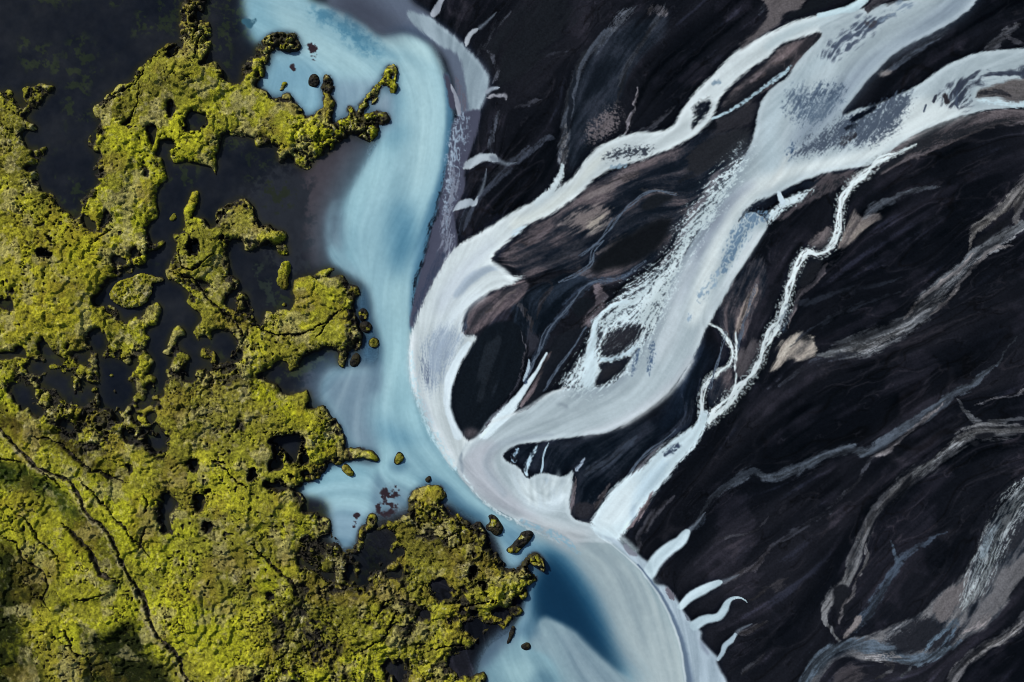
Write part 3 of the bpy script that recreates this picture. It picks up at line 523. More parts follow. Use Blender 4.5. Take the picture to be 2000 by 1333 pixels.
# grey tongue: pale crest lines and shading bands painted into the water colour
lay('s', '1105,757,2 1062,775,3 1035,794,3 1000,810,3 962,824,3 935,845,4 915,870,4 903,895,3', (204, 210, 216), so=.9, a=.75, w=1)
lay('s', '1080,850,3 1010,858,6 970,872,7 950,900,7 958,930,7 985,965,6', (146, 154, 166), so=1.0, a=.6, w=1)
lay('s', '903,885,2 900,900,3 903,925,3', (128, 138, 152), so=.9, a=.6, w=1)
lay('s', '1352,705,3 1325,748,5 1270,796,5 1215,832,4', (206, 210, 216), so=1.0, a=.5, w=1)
lay('s', '1165,1018,4 1200,1040,6 1240,1075,6', (196, 208, 216), so=1.0, a=.6, w=1)
for q in ('1338,1046,6 1350,1032,4 1364,1018,2.5 1378,1000,1', '1400,1138,5 1412,1136,4 1428,1130,2.5 1445,1122,1', '1434,1244,3 1442,1232,3 1455,1224,2 1470,1218,1', '935,58,4 944,50,3 956,38,2 970,24,1', '958,308,7 972,314,5 990,322,3 1008,318,1', '932,386,3 940,370,3 948,350,2 950,330,1'):
    lay('s', q, (104, 112, 126), so=1.0, a=.8, w=1)
# the spill fan under the main stream: feathered rays
rr = random.Random(5)
for i_ in range(46):
    x_ = 998 + 120 * rr.random()
    y_ = 917 + 20 * abs(math.sin((x_ - 998) / 31.0)) + rr.uniform(-5, 10)
    l_ = rr.uniform(22, 52)
    dx_ = (1062 - x_) * .25 + rr.uniform(-5, 5)
    v_ = rr.choice((150, 190, 205, 222, 226))
    lay('s', f'{x_},{y_},0.8 {x_ + dx_ * .4},{y_ + l_ * .5},{rr.uniform(1.5, 3)} {x_ + dx_},{y_ + l_},{rr.uniform(2, 5)}', (v_ - 6, v_ + 2, v_ + 8), so=1.0, b=2, a=.5, w=1)
# short milky fingers entering the bay, and the bay's outer band
lay('p', '1150,1030 1180,1048 1210,1057 1222,1075 1240,1078 1256,1092 1268,1102 1277,1140 1296,1142 1310,1155 1325,1177 1337,1197 1352,1215 1370,1235 1368,1248 1385,1267 1405,1285 1400,1292 1410,1315 1420,1335 1440,1440 1352,1440 1346,1333 1336,1280 1320,1225 1291,1166 1246,1106 1190,1058', (164, 176, 190), b=2, sm=2, w=1)
lay('s', '1268,1120,12 1285,1092,13 1308,1072,12 1328,1058,11 1336,1048,10 1342,1040,7', (188, 203, 214), so=.25, w=1)
lay('s', '1330,1184,7 1350,1165,9 1372,1153,9 1398,1140,7 1407,1137,4', (188, 203, 214), so=.25, w=1)
lay('s', '1358,1222,10 1378,1210,9 1402,1206,8 1414,1192,8 1420,1178,6 1430,1169,3 1445,1168,1.5 1458,1178,1', (182, 198, 210), so=.25, w=1)
lay('s', '1403,1288,3 1411,1276,4 1416,1262,5 1427,1252,5 1436,1240,3', (172, 186, 200), so=.3, w=1)
lay('s', '1300,1148,3 1308,1160,6 1316,1172,4', (108, 104, 116), b=2, tex='l1', k=.5, w=1)
lay('s', '1220,1062,3 1228,1076,5 1245,1086,5', (120, 122, 136), b=2, tex='l2', k=.6, w=1)
lay('s', '1338,1200,2 1346,1212,3', (110, 116, 130), tex='l2', k=.5, w=1)
lay('s', '1366,1250,2 1378,1268,4 1386,1280,2', (110, 118, 138), b=2, a=.8, w=1)
lay('s', '1246,1104,2 1292,1164,2.5 1322,1224,4 1338,1280,6 1347,1333,8 1352,1400,8', (74, 92, 118), so=.8, a=.75, w=1)
lay('s', '1182,1055,1 1243,1106,1.5 1288,1166,2 1317,1226,2 1332,1282,2 1340,1340,2', (196, 204, 212), so=.8, a=.7, w=1)
lay('p', '1118,1008 1135,1015 1157,1013 1163,1000 1156,985 1125,985', (40, 38, 46), b=3, tex='l2', k=.3)
# tear-shaped dark island
lay('p', '992,627 966,631 941,650 921,680 901,715 889,745 881,775 883,805 893,830 906,848 920,858 936,845 951,825 976,795 1001,765 1016,735 1026,700 1028,670 1019,645 1006,631', (15, 20, 28), b=2.2, sm=3, wamp=2)
lay('s', '975,660,10 955,700,12 945,750,10 940,790,8', (28, 33, 42), b=5, tex='l3', k=.8, lvl=.8)
lay('s', '955,770,8 958,740,10 965,720,6', (38, 44, 56), b=6, tex='l3', k=.6, lvl=.75)
lay('p', '908,840 938,838 920,857', (76, 68, 76), b=3)
lay('s', '1018,650,1.5 1026,690,2 1014,738,2.5 998,770,2.5 965,812,3 938,845,3', (74, 72, 84), tex='l1', k=.4)
# river-bed stains among the rocks
for q in ('600,93,6 610,100,10 615,112,6', '570,130,4 575,135,4', '745,985,10 755,965,10 770,955,8 760,990,12 745,1000,8', '668,932,9', '690,1030,3 695,1015,6 700,1005,4'):
    if len(q.split()) > 1:
        lay('s', q, (46, 36, 42), tex='fb', k=1.0, lvl=.62, w=2)

# flow directions of the plain where no course tells it
FLOW = ['1900,20 1700,180 1560,300 1480,400 1380,560 1330,690', '1480,400 1400,520 1300,660', '1330,690 1250,780 1100,820 930,870', '900,930 1000,1010 1150,1050', '1290,1160 1340,1330',
        '2000,330 1800,420 1600,560', '2000,560 1800,680 1600,790 1400,930 1260,1080', '2000,900 1850,960 1700,1100 1600,1240', '2000,740 1900,800', '1700,900 1500,1060 1400,1160',
        '1480,60 1330,210 1180,290', '1350,40 1180,180 1050,330', '1000,30 930,160 890,300', '1240,440 1060,520', '1340,420 1230,540 1080,640', '1900,210 1750,290 1650,340', '960,640 900,800',
        '1600,40 1560,260 1540,330', '1640,160 1570,260', '1760,180 1690,280', '1880,140 1850,220', '800,80 860,200 840,400 790,600 780,800 900,960 1000,1040 1100,1180 1250,1330']
# ------------------------------------------------------------------ mossy lava: outline, ponds and pits, islets, cracks
LAVA = pts('-150,172 -20,176 5,178 22,177 30,195 40,210 52,205 47,195 42,180 50,172 65,169 80,163 98,166 108,175 102,182 90,188 82,200 72,212 55,222 50,235 60,240 72,243 75,255 68,260 55,255 42,258 45,275 55,290 75,295 82,287 93,287 90,300 75,315 60,325 45,328 50,335 70,333 77,345 77,370 87,375 102,375 110,395 125,408 140,420 155,423 160,403 155,390 172,380 185,365 190,350 180,333 180,325 197,307 185,297 172,280 175,262 187,262 190,245 182,217 192,202 207,187 225,177 237,165 260,155 270,132 285,122 297,112 310,100 322,88 346,85 350,70 352,38 350,20 358,0 360,-150 406,-150 403,8 392,22 383,27 388,38 395,40 408,45 414,60 413,85 408,105 400,118 392,125 397,127 410,122 425,122 435,142 442,160 472,165 470,145 472,132 485,117 497,107 500,97 510,80 525,70 547,65 565,67 580,67 582,78 590,92 585,101 560,100 532,100 530,112 515,130 515,142 505,160 501,168 520,177 525,187 535,192 550,190 567,185 575,202 592,212 599,232 620,220 632,207 635,192 630,180 628,167 632,160 630,147 640,143 647,157 652,170 645,180 647,195 655,202 650,217 650,232 655,240 670,227 682,227 680,210 685,205 692,222 700,207 715,190 725,180 740,160 755,137 770,126 775,140 775,165 772,180 762,182 760,172 747,167 737,180 735,197 725,205 712,215 707,225 720,222 735,215 750,220 762,235 762,240 742,250 737,262 732,272 720,277 707,270 685,265 672,275 662,277 655,292 640,300 612,312 607,330 598,337 585,330 572,322 567,307 560,305 555,322 546,317 542,300 535,282 507,287 500,283 495,270 475,265 450,265 435,265 432,277 425,300 422,333 422,343 410,330 400,325 362,315 337,320 335,295 345,282 325,272 312,275 310,290 303,300 312,305 320,320 325,348 325,355 307,365 305,390 310,415 300,430 287,440 290,458 297,478 317,468 322,475 310,488 290,490 285,508 277,520 260,518 257,533 237,538 222,548 207,558 195,573 185,588 190,598 217,598 230,610 245,633 260,618 280,615 287,605 305,590 315,595 310,625 297,638 282,645 295,660 283,678 292,693 302,703 300,716 287,727 287,733 300,735 305,745 305,768 318,765 325,745 325,725 335,715 338,700 330,694 315,690 328,680 330,666 333,650 350,636 365,650 352,660 345,668 350,686 375,696 362,713 370,733 382,741 382,723 400,718 415,723 412,711 390,691 405,678 422,688 422,703 440,706 452,693 455,666 437,648 420,643 415,655 418,668 398,668 378,660 380,640 392,625 382,605 362,590 370,573 362,563 350,553 327,543 325,528 337,505 345,483 335,463 355,455 362,440 360,418 365,403 375,378 385,370 392,380 385,405 375,423 400,425 405,438 420,440 422,418 435,403 462,388 480,388 497,403 500,420 510,443 527,438 540,450 560,453 560,465 555,473 562,495 560,500 545,498 535,483 515,483 500,483 495,490 480,493 475,475 465,470 447,475 442,495 447,513 450,533 467,548 467,563 450,573 442,595 457,605 457,585 465,570 478,575 490,590 497,608 500,625 505,635 515,633 517,613 525,608 545,608 560,605 565,610 570,598 575,588 570,563 575,548 595,538 610,538 627,525 647,523 660,520 647,533 630,538 650,543 670,540 680,553 685,560 697,560 705,575 695,585 692,598 697,628 700,643 707,653 705,666 707,673 700,686 690,681 685,686 680,698 672,718 662,711 660,691 652,681 640,676 620,688 595,693 587,711 570,726 562,721 560,706 547,703 535,713 532,721 515,726 505,731 517,733 525,746 542,751 552,766 562,776 580,768 600,763 607,771 605,786 600,798 615,801 632,793 645,808 655,818 670,841 677,861 677,876 700,876 730,881 740,896 735,906 720,898 690,898 675,903 660,908 647,901 640,913 625,931 582,953 590,966 595,978 592,991 600,1002 620,1000 627,1012 645,1017 650,1040 660,1055 668,1072 690,1066 700,1060 697,1045 707,1025 722,1007 735,1005 750,1015 767,1017 775,1007 795,998 800,978 805,961 817,953 837,948 860,953 872,963 870,973 860,983 880,993 897,1005 910,1015 925,1022 937,1022 947,1035 950,1045 958,1060 968,1075 980,1095 990,1107 1000,1112 1015,1105 1025,1097 1037,1085 1050,1080 1062,1092 1064,1115 1057,1115 1045,1105 1030,1105 1032,1117 1045,1125 1047,1135 1032,1145 1030,1162 1017,1172 1005,1165 1000,1180 1015,1185 1020,1195 1000,1207 990,1225 982,1232 972,1222 955,1230 937,1247 922,1265 900,1277 875,1287 890,1310 922,1320 947,1310 947,1345 940,1500 -150,1500')
HOLES = [pts(h) for h in '''365,222 385,219 402,227 405,240 390,255 370,257 360,245
330,97 340,91 346,93 340,112 328,114
328,200 338,205 341,215 335,228 328,222
238,242 250,235 260,228 255,240 245,249
286,250 293,244 305,252 306,275 300,292 291,275
276,313 283,320 286,333 280,330
280,333 292,334 295,345 285,349
160,418 170,425 182,435 187,446 180,453 170,442 163,430
207,408 215,418 217,428 208,440 195,456 190,455 203,432
73,438 95,431 92,441 75,443
96,457 105,465 115,477 105,475 97,465
72,490 90,492 112,496 105,503 90,503 78,495
228,452 240,447 243,453 233,463
253,488 265,483 273,490 268,500 257,497
221,495 235,497 245,507 238,513 223,511
370,487 380,472 388,473 389,487 385,499 375,497
428,460 438,458 440,465 430,469
17,562 28,560 31,570 22,572
-5,585 25,590 30,602 10,605 -5,600
385,548 405,550 415,560 395,560
195,703 208,706 230,703 247,708 252,716 265,703 272,696 268,715 258,728 253,748 253,771 264,788 245,788 232,773 222,758 205,773 195,763 198,741 192,723
80,731 95,731 115,735 132,748 130,760 115,760 95,756 82,748
60,704 75,706 85,715 82,725 68,728 62,718
106,698 118,698 120,708 110,710
150,690 165,690 170,705 162,714 152,705
170,652 190,642 203,650 210,672 205,687 192,688 182,672 172,662
-5,690 18,688 21,698 10,703 -5,702
22,748 45,748 58,775 62,790 45,800 30,785 22,765
57,790 70,795 87,808 75,815 60,808
148,770 165,775 174,783 165,786 150,782
115,825 140,824 146,838 135,840 118,833
240,841 250,837 260,848 255,862 245,862
290,806 305,808 308,818 295,830 289,825
290,850 310,848 323,860 330,880 320,885 300,880 290,868
240,905 255,904 265,915 262,928 250,915
215,897 228,898 225,904
363,900 390,896 388,912 375,922 368,910
398,953 412,952 415,962 402,965
382,968 395,970 398,990 390,1000 382,985
320,960 335,965 345,985 335,1000 330,1022 335,1040 325,1045 315,1025 312,1000
402,1020 415,1016 423,1028 412,1037 403,1035
490,918 500,915 503,935 492,936
540,856 560,853 588,851 590,865 583,880 578,895 568,905 560,885 545,870
585,880 600,895 598,910 590,905
590,918 605,920 604,930 593,928
520,940 545,943 570,953 590,950 600,960 575,958 545,955 522,952
843,1140 858,1137 874,1135 875,1150 872,1170 863,1175 852,1160 843,1155
908,1215 925,1217 942,1222 942,1240 930,1246 918,1232
745,1298 760,1292 785,1296 788,1315 785,1340 775,1340 770,1315 750,1310
815,1195 830,1188 842,1205 828,1213
690,1083 705,1075 715,1065 712,1050 735,1035 750,1035 770,1050 765,1065 760,1080 775,1095 760,1100 752,1107 740,1095 722,1115 715,1100 700,1100 690,1102
672,1120 680,1105 690,1105 688,1120 700,1130 685,1135 675,1130
520,1157 530,1155 540,1165 530,1172
760,1060 768,1068 758,1075'''.split('\n')]
# islets in ponds, lagoon and river: outline, height in metres, how much of the top is moss, label
ISLETS = [
 ('215,573 232,550 262,540 280,533 295,538 320,545 317,552 300,553 297,573 282,595 245,603 222,590', 1.6, .5, 'round dark mossy mound with a pointed tail lying in the narrow dark pond'),
 ('332,428 342,415 345,425 338,432', .6, .6, 'tiny mossy speck of rock in the dark pond above the finger of moss'),
 ('540,555 545,533 552,515 565,513 565,540 560,563 550,565', 1.5, .8, 'narrow upright mossy islet alone in the grey lagoon right of the lava'),
 ('547,180 550,167 557,160 560,165 552,178', .8, .6, 'thin slanting sliver of rock in the enclosed pale blue inlet'),
 ('700,610 705,603 715,604 718,616 712,627 703,625', .9, .3, 'small dark rock beside the bulging mossy shore, above the larger bare rock'),
 ('704,631 718,628 728,640 716,651 706,646', .9, .1, 'bare brown rock touching deep blue water beside the bulging mossy shore'),
 ('720,668 728,660 738,662 742,672 733,679 722,676', 1.0, .55, 'little moss topped islet standing clear in the blue river below the bare rock'),
 ('668,913 678,907 688,920 690,930 680,927 670,921', 1.2, .6, 'small mossy islet in the pale lower inlet, close under the shore'),
 ('685,702 695,690 704,696 700,711 689,717', .6, .0, 'dark brown rock cluster at the mouth of the greenish pond'),
 ('768,906 773,890 781,882 788,893 782,902 776,909', .9, .2, 'dark rock islet midstream in the turquoise bend with one moss spot'),
 ('998,1066 1010,1055 1020,1042 1038,1038 1040,1048 1026,1065 1012,1077 1000,1080 988,1074', 1.3, .15, 'long dark rock islet in blue water nearest the grey delta'),
 ('952,1006 965,1008 975,1020 982,1030 978,1043 967,1046 958,1037 950,1034 950,1024 958,1021', 1.2, .1, 'hooked black rock islet off the north tip of the mossy headland'),
 ('603,166 606,152 613,145 621,150 624,163 616,172', .7, .05, 'dark brown rock beside the mossy spur in the blue inlet'),
 ('1018,1262 1029,1255 1038,1262 1029,1271', .5, .05, 'small dark stone in the pale shallows near the bottom edge'),
 ('549,596 556,591 563,595 557,600', .5, .7, 'mossy dot of rock in the lagoon below the upright islet'),
 ('214,733 219,729 223,734 218,737', .5, .8, 'lone dot of moss in the dark pond inside the lava'),
 ('989,1260 1000,1222 1006,1228 998,1250', .6, .1, 'thin dark rock strip lying along the foot of the headland'),
 ('828,938 838,930 842,936 836,944', .5, .0, 'black stone just off the hooked mossy point'),
]
CRACKS = ['-60,800,3 0,838,4 17,851,5 50,886,5 75,911,5 120,931,5 140,936,4 155,963,5 175,1000,4 220,1042,4 240,1095,4 262,1135,5 282,1162,7 295,1202,4 312,1240,4 350,1277,7 362,1315,5 385,1340,4 430,1420,4',
 '57,851,2 105,858,2 140,881,3 175,911,3 212,926,3 250,941,2', '-20,893,2 0,893,2 50,906,2', '37,1000,2 60,1020,2 80,1052,2 107,1077,2 120,1105,1.5', '120,1020,3 150,1045,4 178,1075,5 205,1117,5 232,1130,3',
 '-10,1040,3 37,1060,3 50,1092,3 85,1117,3 95,1142,3 85,1172,2 105,1192,2', '150,1172,2 185,1165,2 217,1155,1.5', '130,1225,2 140,1250,2 155,1275,2 177,1287,2 183,1340,2', '490,1060,2 535,1105,3 572,1140,3 585,1172,2',
 '705,1272,2 750,1242,2.5 765,1215,2 778,1190,2', '738,1205,2 750,1180,2.5 768,1165,2', '837,1270,2 870,1262,2 912,1260,2', '885,1187,2 930,1180,2 965,1172,2', '225,178,2 215,187,2 203,215,1.5', '287,122,2 272,160,2 240,177,2 222,190,1.5',
 '275,165,1.5 270,200,2 262,222,2 250,247,2', '350,488,2 360,525,2 385,523,2 422,492,2', '335,530,2 382,550,2.5 405,583,2 435,608,2.5 465,635,2 480,665,2', '187,473,2 205,455,2 225,443,1.5', '378,80,2 385,60,2 392,40,2', '383,118,2 388,85,2 400,60,2',
 '415,898,2 440,912,2 465,940,2 490,950,1.5', '415,898,1.5 445,905,2', '60,900,2 120,950,2', '500,640,2 560,655,2 620,640,2 670,600,1.5', '620,660,2 640,630,2 660,610,2', '120,720,2 160,740,2 195,800,2', '160,930,2 230,1010,2 300,1090,2', '285,963,3 290,985,3 284,1000,2', '275,1070,2 283,1045,3 287,1030,2']
# ground tone on the lava: darker hollows of wet grass and olive slopes (colour of the plants there)
TONES = [('-20,900 40,905 90,935 130,960 160,1010 130,1010 90,960 30,950 -20,940', (40, 52, 16), 1.0), ('-20,790 40,815 110,840 170,880 230,915 262,935 240,938 170,915 100,860 30,850 -20,820', (58, 54, 20), .9),
 ('-20,1055 35,1062 48,1095 82,1120 92,1142 82,1175 60,1200 50,1240 80,1290 130,1335 60,1400 -20,1400', (30, 36, 11), 1.0), ('165,1225 215,1240 260,1200 300,1280 350,1340 300,1400 170,1400 185,1290', (28, 34, 13), 1.0),
 ('-20,960 40,970 100,1000 130,1040 190,1080 230,1135 225,1230 160,1180 105,1200 100,1130 50,1080 -20,1030', (150, 152, 32), .45), ('30,1190 105,1190 110,1250 150,1300 170,1345 100,1330 60,1260', (128, 122, 42), .6),
 ('120,1015 170,1060 200,1110 235,1130 230,1060 200,1010 170,990', (44, 46, 18), .5), ('505,1070 585,1160 580,1180 520,1160 500,1140', (150, 154, 28), .6), ('500,740 560,780 610,800 590,830 540,800 500,780', (160, 166, 24), .6),
 ('640,810 672,850 676,880 650,890 620,840', (120, 126, 22), .5), ('430,400 500,390 560,450 520,490 440,470', (140, 134, 70), .5), ('350,0 410,0 410,120 345,120', (150, 142, 92), .55), ('0,400 200,440 280,500 200,640 0,680', (146, 140, 36), .45),
 ('400,740 470,700 480,790 400,830', (130, 124, 62), .4), ('700,1010 940,1010 990,1100 960,1130 800,1080', (88, 84, 34), .75), ('580,1120 720,1140 760,1240 640,1290 520,1300', (84, 84, 30), .55), ('560,1040 650,1060 690,1130 600,1140', (52, 52, 22), .55),
 ('215,840 280,800 290,920 240,900', (138, 130, 50), .4), ('0,170 110,170 110,330 0,330', (98, 96, 36), .4), ('100,650 200,640 270,700 240,830 60,830 20,740', (100, 96, 36), .4)]

# plates and slopes of the old flow: outline, metres up or down, softness of the edge
PLATES = [('-20,960 40,970 110,1020 180,1090 230,1135 220,1160 150,1175 108,1192 90,1165 95,1142 85,1117 50,1092 37,1060 0,1042 -20,1035', 1.7, 2.5),
 ('140,1185 160,1180 235,1195 240,1230 205,1250 180,1222 150,1215', 1.0, 2), ('30,1190 105,1195 125,1250 150,1280 178,1340 100,1340 60,1260', .9, 2.5),
 ('500,1070 540,1105 585,1165 585,1180 540,1165 510,1150 495,1130', 1.2, 4), ('145,810 175,830 200,870 240,895 265,905 262,935 240,940 200,920 170,902 138,872 115,852 80,848 110,836', -1.5, 3),
 ('0,838 60,880 130,930 160,985 225,1080 280,1155 315,1240 380,1335 480,1400 520,1300 420,1200 330,1080 260,980 180,900 80,850', .9, 3),
 ('165,1225 215,1245 260,1215 290,1280 330,1340 170,1400 180,1290', -1.2, 4), ('-20,900 40,910 90,940 130,970 150,1005 100,985 40,950 -20,935', -1.2, 4),
 ('300,95 350,90 395,130 430,130 440,170 400,200 340,170 290,160', .8, 2), ('190,240 240,200 275,230 260,330 240,420 200,400 190,300', .7, 2), ('30,470 120,450 220,520 200,600 100,640 20,580', .8, 2.5),
 ('420,400 500,395 555,455 500,475 440,465 400,520 360,500 380,450', .9, 2), ('560,600 690,590 700,660 600,690 540,660', .8, 2), ('380,800 470,760 560,800 640,830 600,900 480,900 400,870', .8, 2.5),
 ('330,930 420,900 520,920 560,980 500,1030 380,1010', .8, 2.5), ('860,1080 960,1080 980,1170 900,1200 850,1170', .9, 2), ('600,1010 640,1060 660,1120 600,1130 570,1060', -1.0, 4), ('720,1230 900,1180 930,1240 820,1290 740,1270', .8, 2.5)]
# ------------------------------------------------------------------ flow field and grain of the plain
CS = 16
cx, cy = xs[::CS], ys[::CS]
c2 = np.full((len(cy), len(cx)), 0.0); s2 = c2.copy(); wt = c2 + 1e-5
base_ang = math.radians(-38)
c2 += 1e-5 * math.cos(2 * base_ang); s2 += 1e-5 * math.sin(2 * base_ang)
courses = [pts(f) for f in FLOW] + [q[:, :2] for k, q, c, kw in LAY if k == 's' and np.hypot(*(q[0, :2] - q[-1, :2])) > 60]
for q in courses:
    q = catmull(q, 6, False)
    mid, d = (q[1:] + q[:-1]) / 2, q[1:] - q[:-1]
    L = np.hypot(d[:, 0], d[:, 1]) + 1e-6
    th = np.arctan2(d[:, 1], d[:, 0])
    for (mx, my), l, t in zip(mid, L, th):
        r2 = (cx[None] - mx)**2 + (cy[:, None] - my)**2
        w = l / (r2 + 300.0)**1.5 * 400
        c2 += w * math.cos(2 * t); s2 += w * math.sin(2 * t)
ang_c = 0.5 * np.arctan2(s2, c2)
def up(a):
    gx, gy = (xs - X0) / (CS * ST), (ys - Y0) / (CS * ST)
    ix, iy = np.minimum(gx.astype(int), a.shape[1] - 2), np.minimum(gy.astype(int), a.shape[0] - 2)
    fx, fy = (gx - ix).astype(np.float32), (gy - iy).astype(np.float32)
    r = a[iy] * (1 - fy)[:, None] + a[iy + 1] * fy[:, None]
    return (r[:, ix] * (1 - fx) + r[:, ix + 1] * fx).astype(np.float32)
U2, V2 = up(np.cos(2 * ang_c)), up(np.sin(2 * ang_c))
ANG = 0.5 * np.arctan2(V2, U2) + 0.25 * fbm(180, 5, 2)
DX, DY = np.cos(ANG).astype(np.float32), np.sin(ANG).astype(np.float32)

def lic(n, length, steps):
    """drag noise along the flow"""
    h = length / steps / ST
    acc = n.copy()
    for sgn in (1, -1):
        px = np.broadcast_to(np.arange(NX, dtype=np.float32)[None], (NY, NX)).copy()
        py = np.broadcast_to(np.arange(NY, dtype=np.float32)[:, None], (NY, NX)).copy()
        vx, vy = DX * sgn, DY * sgn
        for _ in range(steps):
            px += h * vx; py += h * vy
            ix = np.clip(px + .5, 0, NX - 1).astype(np.int32); iy = np.clip(py + .5, 0, NY - 1).astype(np.int32)
            acc += n[iy, ix]
            nx, ny = DX[iy, ix], DY[iy, ix]
            flip = np.where(nx * vx + ny * vy < 0, -1.0, 1.0).astype(np.float32)
            vx, vy = nx * flip, ny * flip
    return acc / (2 * steps + 1)

white = rng.standard_normal((NY, NX)).astype(np.float32)
L1 = eq(lic(white, 5, 4))
L2 = eq(lic(vnoise(5, 11) + .8 * vnoise(2.5, 12) + .6 * vnoise(11, 16), 42, 14))
L3 = eq(lic(vnoise(16, 13) + .6 * vnoise(8, 14), 130, 14))
L4 = eq(lic(vnoise(60, 15), 260, 14))
nn = lic(vnoise(4.4, 21) + .5 * vnoise(2.4, 22) + .4 * vnoise(10, 25) + .15 * white, 3, 2)
NET = eq(-np.abs(nn))
NET = np.clip(.75 * NET + .25 * L1, 0, 1)
nb = lic(vnoise(9, 23) + .5 * vnoise(4.5, 24) + .2 * white, 16, 5)
NETB = np.clip(.8 * eq(-np.abs(nb)) + .2 * L1, 0, 1)
nr = lic(vnoise(5.5, 26) + .5 * vnoise(3, 27) + .2 * white, 20, 7)
SP = eq(vnoise(2.7, 28) + .5 * vnoise(5, 29) + .35 * white)
RILL = np.clip(.42 * eq(-np.abs(nr)) + .34 * NET + .24 * SP, 0, 1)
NET = np.clip(.75 * NET + .25 * SP, 0, 1)
FB = eq(fbm(14, 40, 4, .7))
FB2 = eq(lic(fbm(34, 46, 4, .7), 14, 4))
TEX = {'l1': L1, 'l2': .65 * L2 + .35 * L1, 'l3': .6 * L3 + .4 * L2, 'net': NET, 'netb': NETB, 'rill': RILL, 'sp': SP, 'fb': FB}
WX, WY = fbm(26, 60, 4, .62), fbm(26, 70, 4, .62)

# ------------------------------------------------------------------ lay the deposits one over the other (sediment colour in display tones)
XX, YY = xs[None], ys[:, None]
COL = np.empty((NY, NX, 3), np.float32)
sand_a, sand_b = np.array([8, 12, 19.]), np.array([27, 29, 37.])
t = eq(.8 * L4 + .35 * eq(fbm(200, 30, 3)) + .18 * L3 + .03 * L2)[..., None]
east = sstep(500, 900, XX + 0 * YY)[..., None]
COL[:] = sand_a + (sand_b - sand_a) * t**1.3
COL += (sstep(.72, .98, .7 * L3 + .3 * L2) * sstep(.4, .9, eq(fbm(150, 33, 3))))[..., None] * np.array([13, 14, 19.])
COL -= (sstep(.30, .05, L3) * sstep(.4, .9, eq(fbm(130, 36, 3))))[..., None] * np.array([7, 7, 8.])
# the plain is one old braid over another: fine dry rills, soft grey-brown
for sc_, ln, sd, wd, col_, am in ((70, 110, 500, .16, (44, 44, 52), .55), (34, 70, 510, .15, (50, 48, 55), .5), (17, 40, 520, .16, (46, 46, 54), .5)):
    f = lic(fbm(sc_, sd, 3, .55), ln, 12)
    f = f / f.std()
    pt = sstep(.45, .85, eq(fbm(sc_ * 4, sd + 5, 3)))
    ln_ = sstep(wd, 0, np.abs(f)) * pt * (.35 + .65 * L2)
    COL += (am * ln_)[..., None] * (np.array(col_, np.float32) - COL)
    dk = sstep(wd, 0, np.abs(f - .45)) * pt
    COL *= (1 - .35 * dk)[..., None]
COL += (sstep(.6, .95, eq(fbm(120, 540, 4, .6) + .4 * (L3 - .5))) * (.4 + .6 * L2))[..., None] * np.array([15, 13, 15.])
pond_c = np.array([24, 28, 36.]) + 15 * (fbm(60, 80, 6, .7)[..., None]) * np.array([1, .9, .7])
pond_c = pond_c + (sstep(.55, .9, FB) * sstep(.4, .8, eq(fbm(70, 84, 2))))[..., None] * np.array([12, 16, -2.])
COL = COL * east + pond_c * (1 - east)
WET = {1: np.zeros((NY, NX), np.float32), 2: np.zeros((NY, NX), np.float32), 3: (1 - east[..., 0]).astype(np.float32)}

